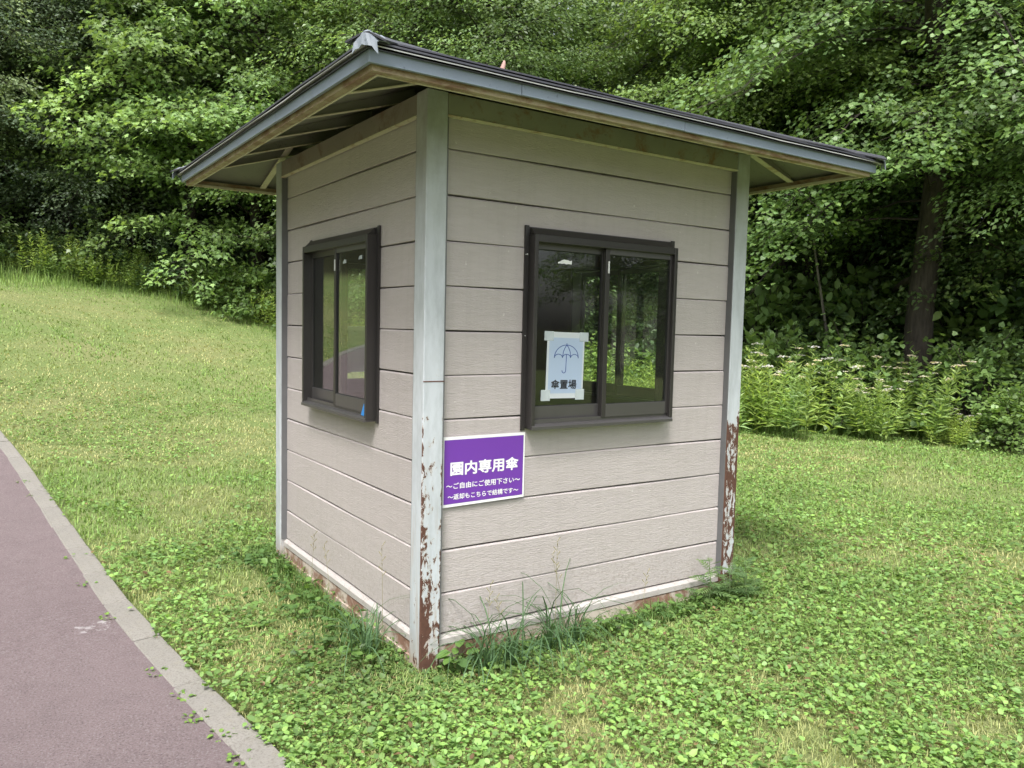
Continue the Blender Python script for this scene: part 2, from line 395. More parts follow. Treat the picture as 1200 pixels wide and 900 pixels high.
# ------------------------------------------------------------------ ground sheet
EDGE = np.array([(-19, -14), (-20, -2), (-17, 8), (-10, 14.3), (-1.2, 15.7), (0.4, 17.0), (2.05, 16.4), (4.0, 14.5), (5.4, 9.6), (7.2, 5.9), (8.9, 5.15), (10.3, 4.45), (11.3, 2.9), (12.6, 0.8), (15, -3), (17, -10), (14, -19)], float)
def edge_dist(x, y):
    """signed distance to the lawn's edge polyline: positive on the woodland side"""
    x = np.asarray(x, float); y = np.asarray(y, float)
    best = np.full(x.shape, 1e9); sgn = np.zeros(x.shape)
    for (x0, y0), (x1, y1) in zip(EDGE[:-1], EDGE[1:]):
        dx, dy = x1-x0, y1-y0; L = dx*dx+dy*dy
        t = np.clip(((x-x0)*dx+(y-y0)*dy)/L, 0, 1); px = x0+t*dx; py = y0+t*dy
        d = np.hypot(x-px, y-py); s = dx*(y-y0)-dy*(x-x0)
        k = d < best; best = np.where(k, d, best); sgn = np.where(k, np.sign(s), sgn)
    return best*sgn

def axis(lo, hi, step, far):
    a = list(np.arange(lo, hi+1e-6, step)); s = step
    b = [a[-1]]
    while b[-1] < far: s *= 1.28; b.append(b[-1]+s)
    c = [a[0]]; s = step
    while c[-1] > -far: s *= 1.28; c.append(c[-1]-s)
    return np.array(c[:0:-1]+a+b[1:])
gx = axis(-6, 13, 0.2, 420); gy = axis(-5, 19, 0.2, 420)
KERB_OUT = np.array([(-0.66, -2.6), (-0.655, -1.3), (-0.711, -0.444), (-0.815, 0.275), (-0.881, 0.842), (-0.96, 1.7), (-1.03, 2.86), (-1.14, 4.4), (-1.25, 5.6), (-1.45, 7.0), (-2.0, 8.3), (-3.4, 9.6), (-5.6, 10.5), (-9, 11.2), (-14, 11.8), (-20, 12.5)], float)
KERB_OUT = np.vstack([[(-0.80, -9.0), (-0.70, -5.0)], KERB_OUT])
KW = 0.125
def resample(P, step):
    d = np.r_[0, np.cumsum(np.hypot(*np.diff(P, axis=0).T))]; n = int(d[-1]/step)
    s = np.linspace(0, d[-1], n+1)
    # smooth (Catmull-like) by cubic smoothing of linear samples
    q = np.c_[np.interp(s, d, P[:, 0]), np.interp(s, d, P[:, 1])]
    for _ in range(6): q[1:-1] = (q[:-2]+2*q[1:-1]+q[2:])/4
    return q
KC = resample(KERB_OUT, 0.10)
def normals2(P):
    t = np.gradient(P, axis=0); t /= np.hypot(t[:, 0], t[:, 1])[:, None]; return np.c_[-t[:, 1], t[:, 0]]   # left side
KN = normals2(KC)
def dist_right_of_kerb(x, y):
    """distance from the outer kerb line, positive on the lawn (hut) side; only near it"""
    x = np.asarray(x, float).ravel(); y = np.asarray(y, float).ravel(); r = np.empty(len(x))
    for i in range(0, len(x), 4000):
        d = (x[i:i+4000, None]-KC[None, ::2, 0])**2+(y[i:i+4000, None]-KC[None, ::2, 1])**2
        j = d.argmin(1)*2
        r[i:i+4000] = -((x[i:i+4000]-KC[j, 0])*KN[j, 0]+(y[i:i+4000]-KC[j, 1])*KN[j, 1])
    return r
X, Y = np.meshgrid(gx, gy)
DR = dist_right_of_kerb(X, Y).reshape(X.shape)
Z = ground_z(X, Y)+0.05*(fbm(X*0.5, Y*0.5)-0.5)*np.clip((np.hypot(X, Y)-3)/6, 0, 1)
PW = 1.75
inp = (DR < 0.05) & (DR > -PW-KW-0.1) & (np.hypot(X, Y) < 30)
Z = np.where(inp, ground_z(X, Y)-0.10, Z)
ED = edge_dist(X, Y)
lawn = np.clip(0.5-(ED-0.8)/1.2, 0, 1)
ny_, nx_ = X.shape
idx = np.arange(nx_*ny_).reshape(ny_, nx_)
F = np.stack([idx[:-1, :-1], idx[:-1, 1:], idx[1:, 1:], idx[1:, :-1]], -1).reshape(-1, 4)
me = np_mesh('ground', np.c_[X.ravel(), Y.ravel(), Z.ravel()], [F], np.repeat(lawn.ravel()[:, None], 3, 1), True)
tag(link_mesh('ground', me, M_GROUND), 'mown grass lawn around the hut, rising to the woodland at the back left', kind='structure')

# path sheet and kerb
def strip(offs, dz, name, mat, cuts=None):
    rows = []
    for o in offs:
        p = KC+KN*o; rows.append(np.c_[p, ground_z(p[:, 0], p[:, 1])+dz])
    V = np.concatenate(rows); n = len(KC); fs = []
    for k in range(len(offs)-1):
        a = np.arange(n-1)+k*n; fs.append(np.c_[a, a+1, a+n+1, a+n])
    return np_mesh(name, V, [np.concatenate(fs)], None, True)
path = link_mesh('path', strip([KW-0.01, 0.5, 0.9, 1.3, PW], 0.004, 'path', M_PATH), M_PATH)
tag(path, 'red-brown asphalt footpath along the left of the lawn', kind='structure')
# kerb blocks, one piece each, flush concrete
dist = np.r_[0, np.cumsum(np.hypot(*np.diff(KC, axis=0).T))]
i0 = 0; BL = 6
k0 = int(np.argmin(np.abs(KC[:, 1]+2.6)))
for s in range(k0, min(len(KC)-BL-1, k0+BL*26), BL):
    a, b2 = KC[s], KC[s+BL]
    n0, n1 = KN[s], KN[s+BL]
    mid = (a+b2)/2; ang = math.atan2(*(b2-a)[::-1]); L = float(np.hypot(*(b2-a)))
    mb = MB(); hz = 0.016+random.uniform(-0.003, 0.003); L2 = L/2-0.005
    jj = [random.uniform(-0.004, 0.004) for _ in range(4)]
    mb.hexa([(-L2, 0+jj[0], -0.1), (L2, 0+jj[1], -0.1), (L2, KW+jj[2], -0.1), (-L2, KW+jj[3], -0.1), (-L2, 0+jj[0], hz), (L2, 0+jj[1], hz), (L2, KW+jj[2], hz-0.003), (-L2, KW+jj[3], hz-0.003)])
    o = mb.build('kerb_stone', M_KERB, path, 0.006)
    o.location = (mid[0], mid[1], float(ground_z(mid[0], mid[1])))
    dz = float(ground_z(*b2)-ground_z(*a))
    o.rotation_euler = (0, -math.atan2(dz, L), ang)

# ------------------------------------------------------------------ the hut
W, D, P_, R_ = 2.071, 2.066, 0.102, 0.041
HUT = empty('hut', (0, 0, 0))
tag(HUT, 'small square grey-beige sided hut with rusty pale steel corner posts standing on the lawn', 'hut')
TF = {
    'front': (lambda p: (p[0], -p[1], p[2])),
    'left': (lambda p: (-p[1], D-p[0], p[2])),
    'right': (lambda p: (W+p[1], p[0], p[2])),
    'back': (lambda p: (W-p[0], D+p[1], p[2])),
}
SPAN = {'front': W, 'left': D, 'right': D, 'back': W}
ZB = [2.337-0.2*k for k in range(11)]
WA0_, WA1_, WZ0, WZ1 = 0.565, 1.50, 1.078, 1.998      # window frame extent in the wall
HZ0, HZ1 = WZ0+0.014, WZ1-0.012

# posts
def post(x0, y0, mat):
    mb = MB(); mb.box(x0, x0+P_, y0, y0+P_, -0.08, 2.566); return mb.build('corner_post', mat, HUT, 0.004)
post(0, 0, post_mat('near_post_paint', 1.12, 0.02, [(0.0, 0.014, 0.13), (0.020, 0.07, 0.11), (0.102, 0.012, 0.15)], 0.85, True, True))
post(W-P_, 0, post_mat('right_post_paint', 1.13, 1.02, [(W-P_, 0.02, 0.10), (W, 0.02, 0.10)], 1.02))
post(0, D-P_, post_mat('left_post_paint', 1.4, -1.2, None, 0.4))
post(W-P_, D-P_, post_mat('back_post_paint', 0.9, 0.2, None, 0.7))
# screws of rust bleeding and the welded sleeve line on the near post
mb = MB(); mb.box(-0.0015, P_+0.0015, -0.0015, 0.0, 1.312, 1.3165)
mb.build('weld_seam', simple('rust_seam', (0.11, 0.04, 0.025), 0.9), HUT)

WOFF = {'back': 0.14}
def siding(wall):
    HA0, HA1 = WA0_+0.012+WOFF.get(wall, 0), WA1_-0.012+WOFF.get(wall, 0)
    tf = TF[wall]; S = SPAN[wall]; a0, a1 = P_-0.004, S-P_+0.004
    edges = [2.545]+ZB+[0.15]
    fo, bo = -R_, -R_-0.030
    for k in range(12):
        z1, z0 = edges[k], edges[k+1]
        jit = random.uniform(-0.0012, 0.0012)
        f = fo+jit
        def seg(mb, s0, s1, lo, hi, rtop, rbot):
            pr = [(bo, lo+(0.0022 if rbot else 0)), (f-0.002 if rbot else f, lo+(0.0022 if rbot else 0))]
            if rbot: pr.append((f, lo+0.0042))
            if rtop: pr += [(f, hi-0.010), (f-0.006, hi-0.003)]
            else: pr += [(f, hi)]
            pr.append((bo, hi-(0.003 if rtop else 0)))
            # gentle warp along the board
            n = max(1, int((s1-s0)/0.25)); vs = []
            for i in range(n+1):
                a = s0+(s1-s0)*i/n
                wv = 0.0016*math.sin(a*3.1+k*2.3+len(wall)); wo = 0.0015*math.sin(a*4.7+k*1.7)
                if wall == 'left' and k == 11: wv -= 0.007*math.exp(-((a-1.55)/0.25)**2)*0
                vs.append([mb.bm.verts.new(tf((a, b_+wo, c_+wv))) for b_, c_ in pr])
            q = len(pr)
            mb.bm.faces.new(vs[0]); mb.bm.faces.new(vs[-1][::-1])
            for u, v in zip(vs, vs[1:]):
                for j in range(q): mb.bm.faces.new([u[j], u[(j+1) % q], v[(j+1) % q], v[j]])
        if z1 <= HZ0 or z0 >= HZ1:
            mb = MB(); seg(mb, a0, a1, z0, z1, k > 0, True); mb.build('siding_board', M_SIDING, HUT)
        elif z0 >= HZ0 and z1 <= HZ1:
            for s0, s1 in ((a0, HA0), (HA1, a1)):
                mb = MB(); seg(mb, s0, s1, z0, z1, True, True); mb.build('siding_board', M_SIDING, HUT)
        elif z1 > HZ1:      # board over the opening
            mb = MB(); seg(mb, a0, HA0, z0, z1, True, True); seg(mb, HA0, HA1, HZ1, z1, True, False); seg(mb, HA1, a1, z0, z1, True, True)
            mb.build('siding_board', M_SIDING, HUT)
        else:               # board under the opening
            mb = MB(); seg(mb, a0, HA0, z0, z1, True, True); seg(mb, HA0, HA1, z0, HZ0, False, True); seg(mb, HA1, a1, z0, z1, True, True)
            mb.build('siding_board', M_SIDING, HUT)
    # backing behind the joints, and the brown inner lining with the window opening
    for nm, o0, o1, mt in (('backing_sheet', -0.080, -0.073, M_DARK), ('inner_panel', -0.105, -0.0805, M_INT)):
        mb = MB(tf); e = 0.0 if nm == 'backing_sheet' else -0.02
        lo, hi = P_*0.5-e+0.06, S-P_*0.5+e-0.06
        if nm == 'backing_sheet': lo, hi = P_-0.02, S-P_+0.02
        mb.box(lo, HA0, o0, o1, 0.12, 2.54); mb.box(HA1, hi, o0, o1, 0.12, 2.54)
        mb.box(HA0, HA1, o0, o1, 0.12, HZ0); mb.box(HA0, HA1, o0, o1, HZ1, 2.54)
        mb.build(nm, mt, HUT)
    # beam
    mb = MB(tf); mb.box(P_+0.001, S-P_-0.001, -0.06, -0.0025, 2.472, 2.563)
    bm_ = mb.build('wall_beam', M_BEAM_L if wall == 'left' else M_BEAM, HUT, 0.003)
    mb = MB(tf); mb.box(P_+0.001, S-P_-0.001, -0.022, 0.001, 2.463, 2.4705); mb.build('beam_lip', M_RAFTER, HUT)
    for c0, c1 in ((P_+0.0005, P_+0.006), (S-P_-0.006, S-P_-0.0005)):
        mb = MB(tf); mb.box(c0, c1, -0.06, -0.004, 0.148, 2.461); mb.build('corner_trim', M_TRIM, HUT)
    # flashing and base frame
    mb = MB(tf)
    mb.prism([(-0.075, 0.147), (-0.034, 0.143), (-0.022, 0.128), (-0.022, 0.100), (-0.028, 0.096), (-0.075, 0.096)], P_-0.003, S-P_+0.003)
    mb.build('sill_flashing', M_FLASH, HUT)
    mb = MB(tf); mb.box(P_-0.003, S-P_+0.003, -0.09, -0.026, -0.10, 0.0935)
    mb.box(P_-0.003, S-P_+0.003, -0.026, -0.016, -0.10, 0.035)
    mb.build('base_frame', M_BASE, HUT)
for wl in ('front', 'left', 'right', 'back'): siding(wl)
mb = MB(); mb.box(0.11, W-0.11, 0.11, D-0.11, 0.02, 0.10); mb.build('floor_panel', M_INT, HUT)
mb = MB(); mb.box(0.11, W-0.11, 0.11, D-0.11, 2.50, 2.515); mb.build('light_block_panel', M_INT, HUT)  # unseen panel added under the roof deck to keep the interior dark

def window(wall):
    WA0, WA1 = WA0_+WOFF.get(wall, 0), WA1_+WOFF.get(wall, 0)
    tf = TF[wall]
    FO = 0.022      # frame face, proud of the post plane
    mb = MB(tf)     # flange on the siding
    for bx in ((WA0-0.022, WA0-0.001, 1.066, 2.040), (WA1+0.001, WA1+0.022, 1.066, 2.040)):
        mb.box(bx[0], bx[1], -R_+0.002, -R_+0.012, bx[2], bx[3])
    win = None
    mb.box(WA0-0.001, WA1+0.001, -R_+0.002, -R_+0.012, WZ1+0.001, 2.034)
    fl = mb
    mb = MB(tf)     # jambs, head, sill
    mb.box(WA0, WA0+0.022, -0.10, FO, WZ0+0.004, WZ1)
    mb.box(WA1-0.022, WA1, -0.10, FO, WZ0+0.004, WZ1)
    mb.box(WA0+0.022, WA1-0.022, -0.10, FO-0.001, WZ1-0.036, WZ1)
    # sloped head flashing
    mb.prism([(-R_+0.013, WZ1+0.001), (FO-0.012, WZ1+0.001), (-R_+0.020, 2.030), (-R_+0.013, 2.030)], WA0+0.004, WA1-0.014)
    win = mb.build('window_frame', M_ALU, HUT, 0.002)
    fl.build('flange', M_ALU, win)
    mb = MB(tf)
    mb.prism([(-0.10, WZ0), (FO+0.006, WZ0-0.006), (FO+0.006, WZ0+0.008), (FO-0.004, WZ0+0.018), (-0.03, WZ0+0.024), (-0.10, WZ0+0.030)], WA0+0.004, WA1-0.004)
    mb.build('sill', M_ALU2, win)
    mb = MB(tf)     # bottom running tracks
    for o in (-0.005, -0.035): mb.box(WA0+0.022, WA1-0.022, o-0.002, o+0.002, WZ0+0.018, WZ0+0.040)
    mb.build('track', M_ALU2, win)
    mid = (WA0+WA1)/2-0.005
    def sash(a0, a1, o, st_l, st_r):
        z0, z1 = WZ0+0.034, WZ1-0.030
        rb, rt = 0.066, 0.034
        mb = MB(tf); th = 0.011
        mb.box(a0, a0+st_l, o-th, o+th, z0, z1); mb.box(a1-st_r, a1, o-th, o+th, z0, z1)
        s = mb.build('sash', M_ALU, win, 0.0015)
        mb = MB(tf)
        mb.box(a0+st_l, a1-st_r, o-th+0.001, o+th-0.001, z0, z0+rb); mb.build('rail', M_ALU2, win, 0.0015)
        mb = MB(tf); mb.box(a0+st_l, a1-st_r, o-th+0.001, o+th-0.001, z1-rt, z1)
        mb.build('rail', M_ALU2, win, 0.0015)
        mb = MB(tf); g = 0.003
        mb.box(a0+st_l+g, a1-st_r-g, o-0.0015, o+0.0015, z0+rb+g, z1-rt-g)
        mb.build('glass_pane', M_GLASS, win)
        mb = MB(tf); aa, ab, za, zb = a0+st_l, a1-st_r, z0+rb, z1-rt
        for b in ((aa, aa+g, za, zb), (ab-g, ab, za, zb), (aa+g, ab-g, za, za+g), (aa+g, ab-g, zb-g, zb)): mb.box(b[0], b[1], o-0.005, o+0.005, b[2], b[3])
        mb.build('gasket', M_GASKET, win)
    sash(WA0+0.008, mid+0.020, -0.040, 0.022, 0.028)
    sash(mid-0.012, WA1-0.010, -0.008, 0.028, 0.026)
    mb = MB(tf); mb.box(mid+0.001, mid+0.009, 0.0035, 0.0075, 1.84, 1.90); mb.build('latch', M_SCREW, win)
    return win
WIN = {wl: window(wl) for wl in ('front', 'left', 'right', 'back')}
WA0, WA1 = WA0_, WA1_
for a, z in ((WA0-0.010, 1.905), (WA0-0.018, 1.903), (WA0-0.012, 1.52)):
    mb = MB(TF['front']); mb.tube([(a, -R_+0.010, z), (a, -R_+0.0145, z)], 0.0035 if z > 1.904 else 0.002, 8); mb.build('screw', M_SCREW, WIN['front'])

# roof: pitch 0.36 to a central point
OV, TAN = 0.475, 0.36
EX0, EX1, EY0, EY1 = -OV, W+OV, -OV, D+OV
AX, AY = W/2, D/2
ZU = 2.474                    # underside of deck at the outer edge
def pyr(inset, z, lift, thick, name, mat, parent, wob=0.0, top=1.0):
    """pyramid-shaped sheet, lower edge inset from the eave"""
    x0, x1, y0, y1 = EX0+inset, EX1-inset, EY0+inset, EY1-inset
    zz = z+inset*TAN+lift; az = z+OV*TAN+AX*TAN+lift
    mb = MB(); c = [(x0, y0), (x1, y0), (x1, y1), (x0, y1)]
    n = 14; low = []; up = []
    for i in range(4):
        (xa, ya), (xb, yb) = c[i], c[(i+1) % 4]
        for k in range(n):
            t = k/n; j = random.uniform(-wob, wob) if k else 0
            px, py = xa+(xb-xa)*t, ya+(yb-ya)*t
            low.append(mb.bm.verts.new((px, py, zz+j))); up.append(mb.bm.verts.new((px, py, zz+j+thick)))
    la = mb.bm.verts.new((AX, AY, az)); ua = mb.bm.verts.new((AX, AY, az+thick)); m_ = len(low)
    for i in range(m_):
        j = (i+1) % m_
        mb.bm.faces.new([low[i], low[j], up[j], up[i]]); mb.bm.faces.new([low[j], low[i], la]); mb.bm.faces.new([up[i], up[j], ua])
    return mb.build(name, mat, parent)
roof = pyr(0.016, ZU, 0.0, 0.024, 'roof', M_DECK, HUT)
pyr(-0.010, ZU, 0.0265, 0.004, 'drip_edge', M_ROOF, roof, 0.0008)
pyr(-0.022, ZU, 0.038, 0.0045, 'drip_edge', M_DRIP, roof, 0.0022)
# shingle courses: overlapping strips, each a slab of its own
def course(side, inset, lift, th, wdt, n=9):
    c = {'front': ((EX0, EY0), (1, 0), (0, 1), EX1-EX0), 'right': ((EX1, EY0), (0, 1), (-1, 0), EY1-EY0), 'back': ((EX1, EY1), (-1, 0), (0, -1), EX1-EX0), 'left': ((EX0, EY1), (0, -1), (1, 0), EY1-EY0)}[side]
    (ox, oy), (tx, ty), (ix, iy), L = c
    mb = MB(); rows = []
    for k in range(n+1):
        t = k/n; j = random.uniform(-0.0025, 0.0025)
        if side == 'front' and t > 0.8: j += 0.006*math.sin((t-0.8)*22)
        r = []
        for u in (inset, inset+wdt):
            s0, s1 = u, L-u; s = s0+(s1-s0)*t
            z = ZU+u*TAN+lift+(j if u == inset else -th)
            x, y = ox+tx*s+ix*u, oy+ty*s+iy*u
            r += [mb.bm.verts.new((x, y, z)), mb.bm.verts.new((x, y, z+th))]
        rows.append(r)
    for a, b in zip(rows, rows[1:]):
        for q in ((0, 1, 1, 0), (1, 3, 3, 1), (3, 2, 2, 3), (2, 0, 0, 2)):
            mb.bm.faces.new([a[q[0]], a[q[1]], b[q[2]], b[q[3]]])
    mb.bm.faces.new([rows[0][i] for i in (0, 2, 3, 1)]); mb.bm.faces.new([rows[-1][i] for i in (0, 1, 3, 2)])
    mb.build('shingle_course', M_ROOF, roof)
for sd in ('front', 'right', 'back', 'left'):
    for k in range(9):
        course(sd, -0.026+0.155*k if k else -0.026, 0.048 if k == 0 else 0.053, 0.007, 0.19)
    course(sd, 0.004, 0.0575, 0.006, 0.13)
# hip ridge caps with crumpled metal corners
for (sx, sy) in ((EX0, EY0), (EX1, EY0), (EX1, EY1), (EX0, EY1)):
    d = Vector((AX-sx, AY-sy, 0)); L = d.length; d.normalize(); nrm = Vector((-d.y, d.x, 0))
    sl = TAN/math.sqrt(2); mb = MB(); rows = []
    ns = 9
    for i in range(ns+1):
        t = i/ns*L*0.98-0.035; hgt = ZU+max(t, 0)*sl+0.064+(-0.004 if i == 0 else 0)
        c0 = Vector((sx, sy, 0))+d*t; wd = 0.075
        row = []
        for o, dz in ((-wd, -0.020), (-0.012, 0.010), (0.012, 0.010), (wd, -0.020)):
            p = c0+nrm*o; row.append(mb.bm.verts.new((p.x, p.y, hgt+dz+random.uniform(-.0015, .0015))))
        rows.append(row)
    for a, b in zip(rows, rows[1:]):
        for k in range(3): mb.bm.faces.new([a[k], a[k+1], b[k+1], b[k]])
    o = mb.build('ridge_cap', M_ROOF, roof)
    sdm = o.modifiers.new('t', 'SOLIDIFY'); sdm.thickness = 0.006
    # crumpled end piece
    rr = random.Random(int(sx*100+sy*7)); mb = MB(); rows = []
    for i in (-1, 0, 1, 2, 3, 4, 5, 6):
        t = -0.036+max(i, 0)*0.017; row = []
        for k in range(9):
            o_ = (k-4)/4*0.056; dz = -abs(k-4)**1.6*0.0036
            wd = 1.0-0.25*math.cos(i*0.9)
            p = Vector((sx, sy, 0))+d*(t+rr.uniform(-.003, .003))+nrm*o_*wd
            row.append(mb.bm.verts.new((p.x, p.y, ZU+0.078+max(t, 0)*sl+dz+rr.uniform(-.004, .004)-(0.050 if i < 0 else 0.012 if i == 0 else 0))))
        rows.append(row)
    for a, b in zip(rows, rows[1:]):
        for k in range(8): mb.bm.faces.new([a[k], a[k+1], b[k+1], b[k]])
    o = mb.build('corner_cap', M_CAP, roof); sdm = o.modifiers.new('t', 'SOLIDIFY'); sdm.thickness = 0.003
# fascia boards
FT = 0.014
fz0, fz1 = 2.455, 2.500
segs = {'front': [(EX0, 0.16), (0.162, 1.05), (1.052, EX1)], 'left': [(EY0+FT, 0.55), (0.552, EY1-FT)], 'right': [(EY0+FT, EY1-FT)], 'back': [(EX0, EX1)]}
for sd, ss in segs.items():
    for i, (s0, s1) in enumerate(ss):
        mb = MB(); e = 0.0008*(i % 2)
        if sd == 'front': mb.box(s0, s1, EY0-e, EY0+FT-e, fz0+e, fz1)
        if sd == 'back': mb.box(s0, s1, EY1-FT, EY1, fz0, fz1)
        if sd == 'left': mb.box(EX0-e, EX0+FT-e, s0, s1, fz0+e, fz1)
        if sd == 'right': mb.box(EX1-FT, EX1, s0, s1, fz0, fz1)
        mb.build('fascia_board', M_FASCIA, roof, 0.0015)
# eave channel behind the fascia
for sd in ('front', 'left', 'right', 'back'):
    i0, i1 = 0.022, 0.052; z0, z1 = 2.436, 2.473
    x0, x1, y0, y1 = EX0+i0, EX1-i0, EY0+i0, EY1-i0
    mb = MB(); t = i1-i0
    def bx(m, a0, a1, b0, b1, c0, c1):
        if sd == 'front': m.box(a0 if a0 is not None else x0, a1 if a1 is not None else x1, y0+b0, y0+b1, c0, c1)
        if sd == 'back': m.box(x0, x1, y1-b1, y1-b0, c0, c1)
        if sd == 'left': m.box(x0+b0, x0+b1, y0+0.031, y1-0.031, c0, c1)
        if sd == 'right': m.box(x1-b1, x1-b0, y0+0.031, y1-0.031, c0, c1)
    bx(mb, None, None, 0, t, z0, z1); mb.build('eave_channel', M_SUBF, roof, 0.001)
    mb = MB(); 
    sh = 0.031
    if sd == 'front': mb.box(x0+sh, x1-sh, y0+t+0.001, y0+t+0.009, z0-0.003, z0+0.012)
    if sd == 'back': mb.box(x0+sh, x1-sh, y1-t-0.009, y1-t-0.001, z0-0.003, z0+0.012)
    if sd == 'left': mb.box(x0+t+0.001, x0+t+0.009, y0+sh+0.01, y1-sh-0.01, z0-0.003, z0+0.012)
    if sd == 'right': mb.box(x1-t-0.009, x1-t-0.001, y0+sh+0.01, y1-sh-0.01, z0-0.003, z0+0.012)
    mb.build('channel_lip', M_RAFTER, roof)
# rafters: steel angles sloping from the wall beam to the eave channel
def rafter(sd, s):
    S = W if sd in ('front', 'back') else D
    def tfm(p):   # p = (along, out, z)
        return TF[sd]((p[0], p[1], p[2]))
    top = lambda o: ZU+(OV-o)*TAN-0.002
    mb = MB(tfm); o0, o1 = -0.20, OV-0.064; w_ = 0.003
    b_ = lambda o: top(o)-0.030-0.022*(o1-o)/o1
    mb.hexa([(s-w_, o0, b_(o0)+0.004), (s+w_, o0, b_(o0)+0.004), (s+w_, o1, b_(o1)+0.004), (s-w_, o1, b_(o1)+0.004),
             (s-w_, o0, top(o0)), (s+w_, o0, top(o0)), (s+w_, o1, top(o1)), (s-w_, o1, top(o1))])
    f0, f1 = s-0.019, s+0.019; nw = len(mb.bm.faces)
    mb.hexa([(f0, o0, b_(o0)), (f1, o0, b_(o0)), (f1, o1, b_(o1)), (f0, o1, b_(o1)), (f0, o0, b_(o0)+0.004), (f1, o0, b_(o0)+0.004), (f1, o1, b_(o1)+0.004), (f0, o1, b_(o1)+0.004)])
    mb.bm.faces.ensure_lookup_table()
    for fc in mb.bm.faces[nw:]: fc.material_index = 1
    mb.build('rafter', [M_DECK, M_RAFTER], roof)
for sd in ('front', 'left', 'right', 'back'):
    for s in (0.035, 0.525, 1.035, 1.54, (W if sd in ('front', 'back') else D)-0.035): rafter(sd, s)
mb = MB(); mb.tube([(AX, AY, 3.02), (AX, AY, 3.08), (AX+0.003, AY, 3.10), (AX+0.012, AY-0.004, 3.13), (AX+0.014, AY-0.004, 3.150)], [0.017, 0.017, 0.016, 0.012, 0.006], 10)
mb.build('finial', M_FINIAL, roof, 0, True)

# ------------------------------------------------------------------ sign, poster
def text_mesh(body, size, offset=0.0, width=1.0, extrude=0.0):
    cu = bpy.data.curves.new('lettering', 'FONT'); cu.body = body; cu.size = size; cu.offset = offset; cu.extrude = extrude
    cu.align_x = 'CENTER'; cu.align_y = 'CENTER'; cu.resolution_u = 3
    o = bpy.data.objects.new('lettering', cu); COL.objects.link(o)
    dg = bpy.context.evaluated_depsgraph_get(); dg.update()
    me = bpy.data.meshes.new_from_object(o.evaluated_get(dg))
    bpy.data.objects.remove(o)
    co = np.empty(len(me.vertices)*3); me.vertices.foreach_get('co', co)
    return me, co.reshape(-1, 3)
def embolden(me, co, w_):
    """repeat the glyph faces slightly shifted, each layer a hair further out, for a bolder stroke"""
    pol = [tuple(p.vertices) for p in me.polygons]; n = len(co); V = []; Fc = []; lay = []
    for k, (dx, dy) in enumerate(((0, 0), (w_, 0), (-w_, 0), (0, w_), (0, -w_), (.7*w_, .7*w_), (-.7*w_, .7*w_), (.7*w_, -.7*w_), (-.7*w_, -.7*w_))):
        V.append(co+np.array([dx, dy, 0])); Fc += [tuple(i+k*n for i in p) for p in pol]; lay.append(np.full(n, k*0.00004))
    m2 = bpy.data.meshes.new('lettering'); V = np.concatenate(V); m2.from_pydata([tuple(v) for v in V], [], Fc)
    return m2, V, np.concatenate(lay)
def place_text(body, a, z, outp, width, height, mat, parent, wall='front', shear=0.0, off=0.0, name='lettering', rot=0.0):
    me, co = text_mesh(body, 1.0, 0.0); me, co, lay = embolden(me, co, off)
    lo, hi = co.min(0), co.max(0); c = (lo+hi)/2
    X_ = (co[:, 0]-c[0])/(hi[0]-lo[0])*width; Y_ = (co[:, 1]-c[1])/(hi[1]-lo[1])*height
    A = a+X_*math.cos(rot)-Y_*math.sin(rot); B = z+X_*math.sin(rot)+Y_*math.cos(rot)+shear*X_
    tf = TF[wall]; v = np.array([tf((p, outp+l_, q)) for p, q, l_ in zip(A, B, lay)])
    me.vertices.foreach_set('co', v.ravel()); me.update()
    return link_mesh(name, me, mat, parent)
sa0, sa1, sz0, sz1 = 0.118, 0.568, 0.735, 1.058
mb = MB(TF['front']); so_ = -0.030
mb.hexa([(sa0, so_-0.003, sz0), (sa1, so_-0.003, sz0+0.008), (sa1, so_, sz0+0.008), (sa0, so_, sz0), (sa0, so_-0.003, sz1), (sa1, so_-0.003, sz1-0.001), (sa1, so_, sz1-0.001), (sa0, so_, sz1)])
SIGN = mb.build('sign', M_WHITE, None)
tag(SIGN, 'purple sign with white Japanese lettering and white border beside the rusty near post', 'sign')
mb = MB(TF['front'])
mb.poly([(sa0+0.008, so_+0.0006, sz0+0.014), (sa1-0.009, so_+0.0006, sz0+0.020), (sa1-0.008, so_+0.0006, sz1-0.014), (sa0+0.008, so_+0.0006, sz1-0.014)])
mb.build('printed_panel', M_PURPLE, SIGN)
sw = sa1-sa0
def sline(body, u0, u1, v, h, off):
    a = sa0+sw*(u0+u1)/2; z = sz1-(sz1-sz0)*v
    place_text(body, a, z, so_+0.0013, sw*(u1-u0), h, M_TEXTW, SIGN, off=off)
sline('園内専用傘', 0.09, 0.92, 0.455, 0.064, 0.028)
sline('〜ご自由にご使用下さい〜', 0.045, 0.945, 0.70, 0.029, 0.018)
sline('〜返却もこちらで結構です〜', 0.065, 0.925, 0.855, 0.027, 0.018)

